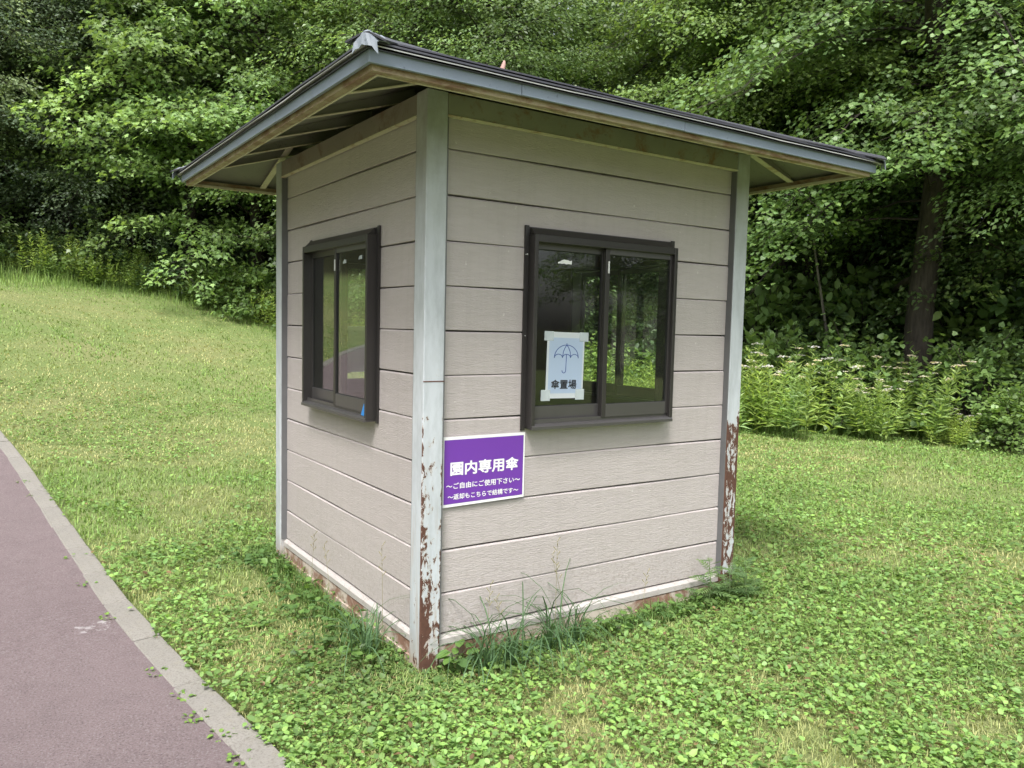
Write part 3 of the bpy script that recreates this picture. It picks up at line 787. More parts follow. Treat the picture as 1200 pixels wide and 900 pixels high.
def poster(wall, label, a0=0.690, a1=0.922, z0=1.213, z1=1.540, og=-0.0375, tilt=-0.018):
    tf0 = TF[wall]
    ca, cz = (a0+a1)/2, (z0+z1)/2
    def tf(p):
        da, dz = p[0]-ca, p[2]-cz
        return tf0((ca+da*math.cos(tilt)-dz*math.sin(tilt), p[1], cz+da*math.sin(tilt)+dz*math.cos(tilt)))
    mb = MB(tf); mb.box(a0, a1, og, og+0.0005, z0, z1); p = mb.build('poster', M_PAPER)
    tag(p, label, 'poster')
    wd, h = a1-a0, z1-z0
    mb = MB(tf); mb.poly([(a0+0.055*wd, og+0.001, z0+0.075*h), (a1-0.04*wd, og+0.001, z0+0.075*h), (a1-0.04*wd, og+0.001, z1-0.085*h), (a0+0.055*wd, og+0.001, z1-0.085*h)])
    mb.build('printed_field', M_PBLUE, p)
    U = lambda u, v: (a0+wd*(u-100)/340, og+0.0016, z1-h*(v-160)/615)
    mb = MB(tf); lw = 0.0021
    def line(pts):
        for q0, q1 in zip(pts, pts[1:]):
            d = Vector((q1[0]-q0[0], q1[1]-q0[1])); d.normalize(); n = (-d.y*3.2, d.x*3.2)
            mb.poly([U(q0[0]-n[0], q0[1]-n[1]), U(q1[0]-n[0], q1[1]-n[1]), U(q1[0]+n[0], q1[1]+n[1]), U(q0[0]+n[0], q0[1]+n[1])])
    arc = lambda cx, cy, rx, ry, t0, t1, n=12: [(cx+rx*math.cos(math.radians(t0+(t1-t0)*i/n)), cy-ry*math.sin(math.radians(t0+(t1-t0)*i/n))) for i in range(n+1)]
    line(arc(276, 400, 110, 122, 180, 0, 18))
    for c, r in ((203, 37), (277, 37), (350, 36)): line(arc(c, 398, r, 34, 180, 0, 8))
    line([(276, 278), (262, 300), (247, 340), (240, 392)]); line([(276, 278), (292, 300), (308, 340), (315, 392)])
    line([(276, 262), (276, 280)]); line([(276, 365), (274, 515)]); line(arc(257, 515, 17, 24, 0, -180, 8))
    mb.build('umbrella_drawing', M_LINE, p)
    me, co = text_mesh('傘置場', 1.0, 0.0); me, co, lay = embolden(me, co, 0.022)
    lo, hi = co.min(0), co.max(0); c = (lo+hi)/2
    v = []
    for q, l_ in zip(co, lay):
        u_ = 263+(q[0]-c[0])/(hi[0]-lo[0])*232; v_ = 645-(q[1]-c[1])/(hi[1]-lo[1])*88
        pu = U(u_, v_); v.append(tf((pu[0], pu[1]+l_, pu[2])))
    me.vertices.foreach_set('co', np.array(v).ravel()); me.update(); link_mesh('lettering', me, M_INK, p)
    for (u, vv) in ((112, 178), (432, 178), (100, 752), (412, 745)):
        x, _, z = U(u, vv); mb = MB(tf); s = 0.028
        mb.box(x-s, x+s, og+0.0020, og+0.0024, z-0.034 if vv < 400 else z-0.024, z+0.012 if vv < 400 else z+0.030)
        mb.build('tape', M_TAPE, p)
    return p
poster('front', 'white paper poster with blue umbrella drawing taped to the window facing the purple sign side')
poster('back', 'white umbrella poster seen from behind through the left-hand window', a0=1.375, a1=1.605, z0=1.225, z1=1.54, og=-0.004)
# remains of old tape
def scrap(wall, a, z, w_, h_, o, label):
    mb = MB(TF[wall]); rr = random.Random(int(a*1000)); n = 7
    lowp = [(a+w_*i/n, o, z+rr.uniform(-0.002, 0.002)) for i in range(n+1)]; hip = [(a+w_*i/n, o, z+h_*(0.35+0.65*min(1, i/3))+rr.uniform(-0.004, 0.003)) for i in range(n+1)]
    for i in range(n): mb.poly([lowp[i], lowp[i+1], hip[i+1], hip[i]])
    ob = mb.build('tape_scrap', M_WHITE if w_ > 0.05 else M_TAPE)
    sdm = ob.modifiers.new('t', 'SOLIDIFY'); sdm.thickness = 0.0004
    tag(ob, label, 'tape')
scrap('front', 0.745, 1.874, 0.085, 0.018, -0.0375, 'torn white strip of tape high on the pane above the umbrella poster')
scrap('left', 1.12, 1.875, 0.045, 0.018, -0.0055, 'left one of two small tape scraps on the left-hand window')
scrap('left', 1.33, 1.885, 0.045, 0.018, -0.0055, 'right one of two small tape scraps on the left-hand window')
mb = MB(TF['left']); mb.hexa([(WA1-0.085, 0.006, 1.099), (WA1-0.030, 0.006, 1.099), (WA1-0.030, 0.012, 1.099), (WA1-0.085, 0.012, 1.099), (WA1-0.050, 0.006, 1.160), (WA1-0.030, 0.006, 1.162), (WA1-0.030, 0.012, 1.162), (WA1-0.050, 0.012, 1.160)])
tag(mb.build('blue_wedge', M_BLUE, None, 0.001), 'small bright blue plastic wedge in the lower corner of the left-hand window', 'wedge')

# umbrellas standing in a rack inside
M_BAMB = simple('tan_umbrella_handle', (0.35, 0.25, 0.13), 0.4)
rk = empty('umbrella_rack', (0.75, 0.36, 0.10))
tag(rk, 'low metal umbrella rack just inside the window with the umbrella poster', 'rack')
for zz in (0.02, 0.45):
    mb = MB(); mb.tube([(-0.25, -0.12, zz), (0.45, -0.12, zz), (0.45, 0.12, zz), (-0.25, 0.12, zz), (-0.25, -0.12, zz)], 0.008, 6); mb.build('rail', M_ALU2, rk)
for xx, yy in ((-0.25, -0.12), (0.45, -0.12), (0.45, 0.12), (-0.25, 0.12)):
    mb = MB(); mb.tube([(xx, yy, 0), (xx, yy, 0.62)], 0.008, 6); mb.build('leg', M_ALU2, rk)
def umbrella(x, y, z, rz, hm, cm, label, tilt=0.0):
    e = empty('umbrella', (x, y, z), rz); e.rotation_euler = (tilt, 0, rz); tag(e, label, 'umbrella', 'umbrellas in the rack inside the hut')
    mb = MB(); mb.tube([(0, 0, 0.0), (0, 0, 0.86)], 0.005, 6); mb.build('shaft', M_SCREW, e)
    mb = MB(); pts = [(0, 0, 0.80), (0, 0, 0.93)]+[(0.028-0.028*math.cos(t), 0, 0.93+0.028*math.sin(t)) for t in [math.pi*k/8 for k in range(1, 9)]]+[(0.056, 0, 0.905)]
    mb.tube(pts, 0.009, 8); mb.build('handle', hm, e, 0, True)
    mb = MB(); n = 16
    rings = []
    for zz, rr in ((0.06, 0.008), (0.25, 0.028), (0.5, 0.042), (0.70, 0.050), (0.74, 0.035)):
        rings.append([mb.bm.verts.new(((rr*(1+0.35*(k % 2)))*math.cos(2*math.pi*k/n), (rr*(1+0.35*(k % 2)))*math.sin(2*math.pi*k/n), zz)) for k in range(n)])
    for a, b in zip(rings, rings[1:]):
        for k in range(n): mb.bm.faces.new([a[k], a[(k+1) % n], b[(k+1) % n], b[k]])
    mb.build('canopy', cm, e)
umbrella(0.66, 0.26, 0.245, 0.3, M_BAMB, M_VINYL, 'closed umbrella with tan crook handle showing at the lower left of the poster window', 0.0)
umbrella(0.95, 0.34, 0.16, 1.2, M_WHITE, M_VINYL, 'closed clear vinyl umbrella standing behind the lower right of the umbrella poster', 0.1)
umbrella(1.12, 0.30, 0.14, 2.6, M_INK, M_VINYL, 'closed clear umbrella with black handle behind the sliding right pane', -0.08)

# ------------------------------------------------------------------ leaves and plants (numpy)
def leaf_shape(kind):
    """verts (n,3) in leaf space: x across, y along from stalk, z normal; faces"""
    if kind == 'oval':
        v = [(0, 0, 0), (0.26, 0.25, 0.05), (0.27, 0.6, 0.04), (0, 1, -0.06), (-0.27, 0.6, 0.04), (-0.26, 0.25, 0.05)]
        f = [(0, 1, 2, 3), (0, 3, 4, 5)]
    elif kind == 'round':
        v = [(0, 0.04, 0), (0.36, 0.02, 0.04), (0.46, 0.42, 0.03), (0.0, 0.95, -0.05), (-0.46, 0.42, 0.03), (-0.36, 0.02, 0.04)]
        f = [(0, 1, 2, 3), (0, 3, 4, 5)]
    elif kind == 'maple':
        v = [(0, 0, 0), (0.22, -0.10, 0), (0.26, 0.14, 0.02), (0.56, 0.32, -0.05), (0.25, 0.46, 0.02), (0.0, 1.0, -0.09), (-0.25, 0.46, 0.02), (-0.56, 0.32, -0.05), (-0.26, 0.14, 0.02), (-0.22, -0.10, 0)]
        f = [(0, 1, 2), (0, 2, 3, 4), (0, 4, 5, 6), (0, 6, 7, 8), (0, 8, 9)]
    elif kind == 'diamond':
        v = [(0, 0, 0), (0.27, 0.42, 0.06), (0, 1, -0.06), (-0.27, 0.42, 0.06)]
        f = [(0, 1, 2), (0, 2, 3)]
    elif kind == 'lance':
        v = [(0, 0, 0), (0.12, 0.35, 0.03), (0, 1, -0.12), (-0.12, 0.35, 0.03), ]
        f = [(0, 1, 2), (0, 2, 3)]
    elif kind == 'herb':
        v = [(0, 0, 0), (0.30, 0.18, 0.05), (0.40, 0.50, 0.06), (0.22, 0.86, 0.0), (0, 1.0, -0.05), (-0.22, 0.86, 0.0), (-0.40, 0.50, 0.06), (-0.30, 0.18, 0.05), (0, 0.5, -0.02)]
        f = [(0, 1, 2, 8), (8, 2, 3, 4), (8, 4, 5, 6), (0, 8, 6, 7)]
    return np.array(v, float), f

def stamp(kind, pos, heading, up, size, tint):
    """leaves at pos (M,3) pointing along heading with normal ~up"""
    V, Fs = leaf_shape(kind)
    h = heading/np.linalg.norm(heading, axis=1, keepdims=True)
    x = np.cross(h, up); x /= np.linalg.norm(x, axis=1, keepdims=True)+1e-9
    z = np.cross(x, h)
    P = pos[:, None, :]+size[:, None, None]*(V[None, :, 0:1]*x[:, None, :]+V[None, :, 1:2]*h[:, None, :]+V[None, :, 2:3]*z[:, None, :])
    nv = len(V); M = len(pos); base = (np.arange(M)*nv)[:, None]
    tri = [f for f in Fs if len(f) == 3]; quad = [f for f in Fs if len(f) == 4]
    out = {}
    if tri: out[3] = (base[:, None, :]+np.array(tri)[None]).reshape(-1, 3)
    if quad: out[4] = (base[:, None, :]+np.array(quad)[None]).reshape(-1, 4)
    return P.reshape(-1, 3), out, np.repeat(tint, nv, 0)

class Bag:
    def __init__(s): s.V = []; s.F = {3: [], 4: []}; s.C = []; s.M = {3: [], 4: []}; s.n = 0
    def add(s, V, F, C, mat=0):
        for k, f in F.items(): s.F[k].append(f+s.n); s.M[k].append(np.full(len(f), mat, np.int32))
        s.V.append(V); s.C.append(C); s.n += len(V)
    def mesh(s, name, smooth=False):
        fs = []; ms = []
        for k in (3, 4):
            if s.F[k]: fs.append(np.concatenate(s.F[k])); ms.append(np.concatenate(s.M[k]))
        return np_mesh(name, np.concatenate(s.V), fs, np.concatenate(s.C), smooth, np.concatenate(ms))

def sticks(A, B, ra, rb, tint):
    """three-sided tapering sticks from A to B (M,3)"""
    d = B-A; d /= np.linalg.norm(d, axis=1, keepdims=True)+1e-9
    x = np.cross(d, np.array([0.3, 0.2, 0.93])); x /= np.linalg.norm(x, axis=1, keepdims=True)+1e-9; y = np.cross(d, x)
    V = []
    for k in range(3):
        c, s_ = math.cos(2.0944*k), math.sin(2.0944*k)
        V.append(A+(x*c+y*s_)*ra[:, None])
    for k in range(3):
        c, s_ = math.cos(2.0944*k), math.sin(2.0944*k)
        V.append(B+(x*c+y*s_)*rb[:, None])
    V = np.stack(V, 1); M = len(A); b = (np.arange(M)*6)[:, None, None]
    q = np.array([(0, 1, 4, 3), (1, 2, 5, 4), (2, 0, 3, 5)])[None]
    return V.reshape(-1, 3), {4: (b+q).reshape(-1, 4)}, np.repeat(tint, 6, 0)

def tints(rs, M, base, var=0.25, yellow=0.3):
    base = np.array(base); k = 1+var*(rs.rand(M, 1)*2-1); c = base[None]*k
    yl = rs.rand(M, 1)*yellow
    return np.clip(c*(1-yl)+yl*c*np.array([1.55, 1.22, 0.65]), 0, 1)

def crown(seed, H, R, base, n_prim, kind, leaf, tint, droop=0.35, dens=26, flat=0.35, shape=0.75, lean=(0, 0), side_k=7, var=0.3, yellow=0.35, rise=0.25, clumpvar=0.42):
    rs = np.random.RandomState(seed); bag = Bag()
    heights = base+(H-base)*np.sort(rs.rand(n_prim))**0.95
    pos = []; hd = []; up = []; sz = []; tn = []; SA = []; SB = []; sra = []; srb = []
    tints_tw = np.array([0.07, 0.055, 0.04])
    ga = rs.rand()*6.28
    for i, h in enumerate(heights):
        t = (h-base)/(H-base)
        az = ga+i*2.39996+rs.normal(0, 0.25)
        L = R*(0.45+0.55*math.sin(math.pi*min(1, (0.12+0.88*t))**shape))*rs.uniform(0.75, 1.12) if t < 0.93 else R*0.35
        if t > 0.75: L *= 1-(t-0.75)*2.2
        L = max(L, 0.5)
        el = rise+0.7*t*rs.uniform(0.4, 1.2)+rs.normal(0, 0.33); dp = droop*rs.uniform(0.2, 1.9)
        dirx, diry = math.cos(az), math.sin(az)
        s0 = np.array([lean[0]*h, lean[1]*h, h-0.15*L*0.3])
        f = lambda q: s0+np.array([dirx*L*q, diry*L*q, L*(el*q-(dp+0.35*el)*q*q)])
        pts = [f(q) for q in np.linspace(0, 1, 6)]
        for a, b, q in zip(pts, pts[1:], range(5)):
            SA.append(a); SB.append(b); sra.append(0.008*L*(1-q/5.5)+0.003); srb.append(0.008*L*(1-(q+1)/5.5)+0.003)
        ct = 1+clumpvar*(rs.rand()*2-1)
        ns = int(side_k*max(1, L/1.6))
        for j in range(ns):
            q = 0.22+0.8*(j+rs.rand())/ns; q = min(q, 1.0); p0 = f(q); side = 1 if j % 2 else -1
            ang = az+side*rs.uniform(0.55, 1.15)*(1.0 if q < 0.95 else 0.3)
            l = L*rs.uniform(0.22, 0.42)*(1.15-0.5*q)+0.18
            dx, dy = math.cos(ang), math.sin(ang); dr = rs.uniform(-0.25, 0.5)+droop*0.5
            p1 = p0+np.array([dx*l, dy*l, l*(0.12-dr)])
            SA.append(p0); SB.append(p1); sra.append(0.006); srb.append(0.002)
            M = max(4, int(dens*l*rs.uniform(0.75, 1.3)))
            s = rs.rand(M)**0.8; lat = rs.normal(0, 0.16, M)*(0.5+l*0.6)
            P = p0[None]+np.c_[dx*l*s-dy*lat, dy*l*s+dx*lat, l*(0.12*s-dr*s*s)+rs.normal(0, 0.085, M)-0.2*np.abs(lat)]
            pos.append(P)
            a2 = ang+rs.normal(0, 0.7, M)+np.sign(lat)*0.5
            hd.append(np.c_[np.cos(a2), np.sin(a2), -0.25-droop*0.9+rs.normal(0, 0.28, M)])
            up.append(np.c_[rs.normal(0, flat, M)+0.15*dirx, rs.normal(0, flat, M)+0.15*diry, np.ones(M)])
            sz.append(leaf*rs.uniform(0.65, 1.2, M)); 
            c = tints(rs, M, np.array(tint)*ct, var, yellow); tn.append(c)
    pos = np.concatenate(pos); hd = np.concatenate(hd); up = np.concatenate(up); sz = np.concatenate(sz); tn = np.concatenate(tn)
    V, F_, C = stamp(kind, pos, hd, up, sz, tn); bag.add(V, F_, C, 0)
    SA = np.array(SA); SB = np.array(SB)
    V, F_, C = sticks(SA, SB, np.array(sra), np.array(srb), np.repeat(tints_tw[None], len(SA), 0)); bag.add(V, F_, C, 1)
    me = bag.mesh('crown'); me.materials.append(M_LEAF); me.materials.append(M_BARK)
    return me, len(pos)

def trunk_mesh(seed, H, r0, lean=(0, 0), mat=None, flare=1.5, seg=12):
    rs = random.Random(seed); mb = MB(); pts = []; rd = []; n = 12
    for i in range(n+1):
        t = i/n; z = -0.3+t*(H+0.3)
        pts.append((lean[0]*max(z, 0)+0.06*math.sin(z*1.1+seed), lean[1]*max(z, 0)+0.06*math.cos(z*0.9+seed*2), z))
        rd.append(r0*(1-0.82*t)*(1+(flare-1)*math.exp(-max(z, 0)*2.5))*rs.uniform(0.95, 1.05))
    mb.tube(pts, rd, seg); mb.bm.normal_update()
    me = bpy.data.meshes.new('trunk'); bmesh.ops.recalc_face_normals(mb.bm, faces=mb.bm.faces); mb.bm.to_mesh(me); mb.bm.free()
    me.polygons.foreach_set('use_smooth', [True]*len(me.polygons))
    me.materials.append(mat or M_BARK)
    return me

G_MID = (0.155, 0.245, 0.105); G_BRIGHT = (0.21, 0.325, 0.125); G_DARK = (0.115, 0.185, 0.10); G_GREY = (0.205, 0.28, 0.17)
KINDS = {
    'maple': (crown(21, 10.5, 3.3, 1.0, 105, 'maple', 0.112, G_BRIGHT, 0.32, 36, 0.65, yellow=0.28), trunk_mesh(1, 10.3, 0.17)),
    'broad': (crown(22, 12.5, 3.7, 1.3, 130, 'diamond', 0.105, G_MID, 0.35, 54, 0.75), trunk_mesh(2, 12.2, 0.2)),
    'broad2': (crown(23, 13.5, 3.4, 1.3, 140, 'diamond', 0.090, G_GREY, 0.3, 70, 0.9, yellow=0.2), trunk_mesh(3, 13.2, 0.2)),
    'round': (crown(24, 12.0, 3.9, 4.6, 82, 'round', 0.078, (0.145, 0.235, 0.085), 0.5, 58, 0.45, side_k=9, yellow=0.35), trunk_mesh(4, 11.8, 0.2)),
    'dark': (crown(25, 13.0, 3.8, 0.8, 100, 'diamond', 0.12, G_DARK, 0.3, 36, 0.7, yellow=0.12), trunk_mesh(5, 12.8, 0.2)),
}
rs_cols = []
for k, v in KINDS.items(): print('crown', k, v[0][1], len(v[0][0].polygons))

def at(px, d):
    """ground point in the direction of a column of the view at distance d"""
    a = YAW+math.atan((px-600)/FPX); return CAM[0]+math.sin(a)*d, CAM[1]+math.cos(a)*d
def tree(kind, x, y, s, rz, label, group=None, hs_=1.0):
    (cm, _), tm = KINDS[kind]
    e = empty('tree', (x, y, float(ground_z(x, y))-0.05), rz); e.scale = (s, s, s*hs_)
    tag(e, label, 'tree', group)
    link_mesh('trunk', tm, None, e); c = link_mesh('crown', cm, None, e); c['kind'] = 'stuff'
    return e
front_trees = [
    (-120, 20.5, 'broad2', 1.0, 'tree with fine grey-green leaves beyond the left edge of the view'),
    (-10, 21.5, 'broad2', 1.05, 'tall grey-green tree at the far left edge of the woodland'),
    (80, 22.5, 'broad', 1.0, 'mid-green tree, second from the left at the top of the lawn'),
    (150, 20.8, 'broad2', 0.95, 'fine-leaved tree behind the weeds at the top of the lawn'),
    (225, 19.4, 'maple', 1.0, 'light green tree with low branches just left of the maple that reaches over the eave'),
    (300, 18.6, 'maple', 0.95, 'bright green maple reaching out over the left eave of the hut'),
    (405, 20.5, 'maple', 1.1, 'tall maple directly behind the near roof corner'),
    (480, 19.0, 'broad', 1.0, 'dense green tree rising above the near roof corner, right of the tall maple'),
    (565, 18.0, 'broad', 0.9, 'green tree whose top shows behind the roof finial'),
    (650, 20.0, 'maple', 0.95, 'light green tree showing above the middle of the roof'),
    (735, 21.0, 'broad2', 1.0, 'grey-green tree with gaps of sky above the middle of the roof'),
    (850, 17.0, 'round', 0.95, 'round-leaved tree with drooping sprays above the right half of the roof'),
    (945, 16.2, 'round', 0.92, 'round-leaved tree with bright layered sprays above the right end of the roof'),
    (1180, 15.8, 'round', 0.95, 'round-leaved tree at the right edge of the view'),
    (1300, 14.5, 'broad', 0.9, 'green tree just outside the right edge of the view'),
]
rr = random.Random(5)
for px, d, kd, s, lb in front_trees:
    if px < 440: d += 1.6
    if px > 840: d += 1.3
    x, y = at(px, d); tree(kd, x, y, s, rr.uniform(0, 6.28), lb)
rear = []
for px in range(-260, 1500, 82): rear.append((px+rr.uniform(-25, 25), None, 5.2))
for px in range(-260, 1560, 120): rear.append((px+rr.uniform(-30, 30), None, 10.5))
for px in [-250, -60, 130, 320, 430, 780, 960, 1150, 1340]: rear.append((px+rr.uniform(-30, 30), None, 18))
def line_d(px):
    return float(np.interp(px, [-300, 0, 400, 600, 760, 900, 1075, 1250, 1500], [22.5, 23.5, 22, 19.5, 18.5, 16.0, 15.0, 14.5, 14]))
for px, _, off in rear:
    if (off > 8 and (530 < px < 730 or 950 < px < 1070)) or 610 < px < 700: continue
    d = line_d(px)+off+rr.uniform(-1.2, 1.2); x, y = at(px, d)
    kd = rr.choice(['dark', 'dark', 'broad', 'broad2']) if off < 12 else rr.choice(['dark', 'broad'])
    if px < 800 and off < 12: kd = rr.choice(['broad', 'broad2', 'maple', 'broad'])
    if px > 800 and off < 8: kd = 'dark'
    tree(kd, x, y, rr.uniform(0.95, 1.2), rr.uniform(0, 6.28), *(('shaded tree deep in the woodland left of the hut', 'deep woodland trees on the left') if px < 330 else ('tree deep in the woodland directly behind the hut roof', 'deep woodland trees in the middle') if px < 860 else ('dark shaded tree deep in the woodland right of the hut', 'deep woodland trees on the right')))
# trees around the rest of the clearing (mirrored in the panes)
for i in range(len(EDGE)-1):
    (x0, y0), (x1, y1) = EDGE[i], EDGE[i+1]
    if i in (0, 1, 2, 13, 14, 15):
        L = math.hypot(x1-x0, y1-y0); n = max(1, int(L/2.7))
        nx, ny = -(y1-y0)/L, (x1-x0)/L
        for k in range(n):
            t = (k+0.5)/n; off = rr.uniform(1.5, 7.0)
            tree(rr.choice(['broad', 'maple', 'broad2', 'dark']), x0+(x1-x0)*t+nx*off, y0+(y1-y0)*t+ny*off, rr.uniform(0.9, 1.1), rr.uniform(0, 6.28), 'tree round the rest of the clearing, out of view', 'trees round the clearing')

# the big dark trunk on the right, with sweeping limbs of its own
bx_, by_ = at(1078, 14.8)
BT = empty('large_tree', (bx_, by_, float(ground_z(bx_, by_))-0.05))
tag(BT, 'large tree with thick dark furrowed trunk at the right behind the shrubs', 'tree')
link_mesh('trunk', trunk_mesh(9, 14, 0.25, (0.004, 0.0), M_BARK, 1.35, 16), None, BT)
me, n_ = crown(31, 13.5, 3.8, 3.5, 86, 'round', 0.078, (0.145, 0.235, 0.085), 0.5, 58, 0.35, side_k=8, yellow=0.35)
c = link_mesh('crown', me, None, BT); c['kind'] = 'stuff'
print('big crown', n_)
for hgt, az, L, dz in ((4.6, 0.3, 2.6, 0.9), (5.6, 3.6, 3.4, 1.4), (2.6, 0.9, 1.6, -0.3), (6.4, 1.8, 2.4, 1.6)):
    mb = MB(); pts = []
    for k in range(7):
        t = k/6; pts.append((math.cos(az)*L*t, math.sin(az)*L*t+0.12*math.sin(4*t), hgt+dz*t*(1.3-0.5*t)))
    mb.tube(pts, [0.085*(1-0.75*k/6) for k in range(7)], 7); mb.build('limb', M_BARK, BT, 0, True)
# slender bare stems seen in the shade
def stem(px, d, H, r, lean, mat, label, name='sapling'):
    x, y = at(px, d); me = trunk_mesh(int(px), H, r, lean, mat, 1.2, 8)
    o = link_mesh(name, me, None); o.location = (x, y, float(ground_z(x, y))-0.05); tag(o, label, 'tree trunk')
stem(822, 19.5, 13, 0.17, (0.05, -0.03), M_BARK, 'dark leaning trunk left of the drooping sprays above the roof')
stem(795, 20.5, 12, 0.13, (-0.05, 0.05), M_BARK, 'thinner dark trunk next to the leaning one above the roof')
stem(845, 21.0, 13, 0.15, (0.02, 0.0), M_BARK, 'dark upright trunk behind the drooping sprays')
stem(912, 18.0, 12, 0.14, (0.0, 0.0), M_BARK, 'dark upright trunk just right of the hut')
stem(975, 15.5, 5.5, 0.035, (-0.10, 0.07), M_BARK2, 'thin pale leaning sapling stem between the hut and the large trunk')
stem(1140, 17.5, 12, 0.16, (0.03, 0.0), M_BARK, 'dark trunk right of the large trunk')
stem(1015, 19.0, 12, 0.13, (0.02, 0.02), M_BARK, 'dark trunk left of the large trunk')
stem(1190, 18.0, 12, 0.15, (-0.02, 0.02), M_BARK, 'dark trunk at the right edge of the view')

# ------------------------------------------------------------------ shrubs
def shrub_crown(seed, H, R, kind, leaf, tint, n=46, dens=36, droop=0.25, yellow=0.3):
    rs = np.random.RandomState(seed); bag = Bag(); pos = []; hd = []; up = []; sz = []; tn = []; SA = []; SB = []
    for i in range(n):
        az = rs.rand()*6.28; el = math.acos(rs.uniform(0.02, 1)); rad = rs.uniform(0.65, 1.05)
        tip = np.array([math.cos(az)*math.sin(el)*R*rad, math.sin(az)*math.sin(el)*R*rad, 0.15+H*math.cos(el)*rad*rs.uniform(0.8, 1.05)])
        root = np.array([rs.normal(0, 0.1), rs.normal(0, 0.1), 0.0]); midp = (root+tip)/2+np.array([0, 0, 0.22*H])
        SA += [root, midp]; SB += [midp, tip]
        L = np.linalg.norm(tip-midp); M = int(dens*max(0.5, L)); s = rs.rand(M)**0.7
        jit = rs.normal(0, 0.12, (M, 3)); jit[:, 2] *= 0.5
        P = midp[None]*(1-s[:, None])+tip[None]*s[:, None]+jit; P[:, 2] -= droop*0.3*s*s
        ct = rs.uniform(0.75, 1.25)
        pos.append(P); o = tip-midp; hd.append(o[None]/L+rs.normal(0, 0.7, (M, 3))+np.array([0, 0, -droop]))
        up.append(np.c_[rs.normal(0, 0.45, (M, 2)), np.ones(M)]); sz.append(leaf*rs.uniform(0.6, 1.2, M)); tn.append(tints(rs, M, np.array(tint)*ct, 0.3, yellow))
    pos = np.concatenate(pos); pos[:, 2] = np.maximum(pos[:, 2], 0.05)
    V, F_, C = stamp(kind, pos, np.concatenate(hd), np.concatenate(up), np.concatenate(sz), np.concatenate(tn)); bag.add(V, F_, C, 0)
    SA = np.array(SA); SB = np.array(SB); V, F_, C = sticks(SA, SB, np.full(len(SA), 0.008), np.full(len(SA), 0.004), np.repeat(np.array([[0.09, 0.07, 0.045]]), len(SA), 0)); bag.add(V, F_, C, 1)
    me = bag.mesh('foliage'); me.materials.append(M_LEAF); me.materials.append(M_BARK); return me
SH = {'round': shrub_crown(41, 1.5, 1.15, 'round', 0.085, (0.18, 0.285, 0.10), 90, 66),
      'oval': shrub_crown(42, 1.7, 1.2, 'oval', 0.13, (0.14, 0.23, 0.085), 76, 52),
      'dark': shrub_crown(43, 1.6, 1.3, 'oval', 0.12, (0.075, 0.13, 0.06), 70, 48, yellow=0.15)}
def shrub(kd, px, d, s, label, group=None, hs_=1.0, name='shrub'):
    x, y = at(px, d); o = link_mesh(name, SH[kd], None); o.location = (x, y, float(ground_z(x, y))-0.03); o.rotation_euler = (0, 0, rr.uniform(0, 6.28)); o.scale = (s, s, s*hs_)
    tag(o, label, 'shrub', group); return o
shrub('oval', 905, 13.9, 1.05, 'broad-leaved shrub just right of the hut behind the flowering weeds')
shrub('round', 1000, 13.9, 1.12, 'round-leaved shrub between the two clumps of white flowers')
shrub('round', 1145, 13.7, 1.1, 'wide arching round-leaved shrub right of the large trunk')
shrub('round', 1200, 12.7, 0.7, 'small round-leaved shrub at the right edge of the view')
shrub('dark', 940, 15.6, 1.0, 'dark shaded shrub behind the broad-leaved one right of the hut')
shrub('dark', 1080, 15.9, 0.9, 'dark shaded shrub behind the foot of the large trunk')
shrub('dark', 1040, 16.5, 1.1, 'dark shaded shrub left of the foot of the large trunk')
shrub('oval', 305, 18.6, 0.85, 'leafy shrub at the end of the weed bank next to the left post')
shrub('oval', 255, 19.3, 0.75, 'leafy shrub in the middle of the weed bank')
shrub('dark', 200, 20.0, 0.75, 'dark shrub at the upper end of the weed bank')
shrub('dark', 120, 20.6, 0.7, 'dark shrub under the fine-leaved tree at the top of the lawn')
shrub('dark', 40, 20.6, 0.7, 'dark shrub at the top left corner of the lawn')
shrub('oval', 560, 15.5, 0.9, 'shrub hidden behind the hut, glimpsed through the windows')
shrub('round', 700, 14.6, 0.9, 'round-leaved shrub seen through the front and side windows')
shrub('oval', 800, 14.6, 0.9, 'broad-leaved shrub behind the right edge of the front window')
for px, d, s_ in ((895, 16.3, 1.7), (950, 17.0, 1.9), (1010, 16.6, 1.6), (1125, 16.4, 1.7), (1185, 16.2, 1.9), (1240, 16.5, 1.8), (1065, 17.8, 2.0)): shrub('oval', px, d, s_, {895: 'tall broad-leaved undergrowth in the shade beside the right post', 950: 'tall broad-leaved undergrowth behind the flowering plants right of the hut', 1010: 'tall broad-leaved undergrowth left of the large trunk', 1125: 'tall broad-leaved undergrowth just right of the large trunk', 1185: 'tall broad-leaved undergrowth near the right edge of the view', 1240: 'tall broad-leaved undergrowth beyond the right edge of the view', 1065: 'tall broad-leaved undergrowth hidden behind the large trunk'}[px])
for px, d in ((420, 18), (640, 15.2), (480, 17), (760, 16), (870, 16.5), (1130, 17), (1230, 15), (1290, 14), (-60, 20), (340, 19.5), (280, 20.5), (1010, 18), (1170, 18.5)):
    shrub('dark', px, d, rr.uniform(0.8, 1.15), 'shaded undergrowth shrub at the foot of the trees', 'shrubs under the trees')

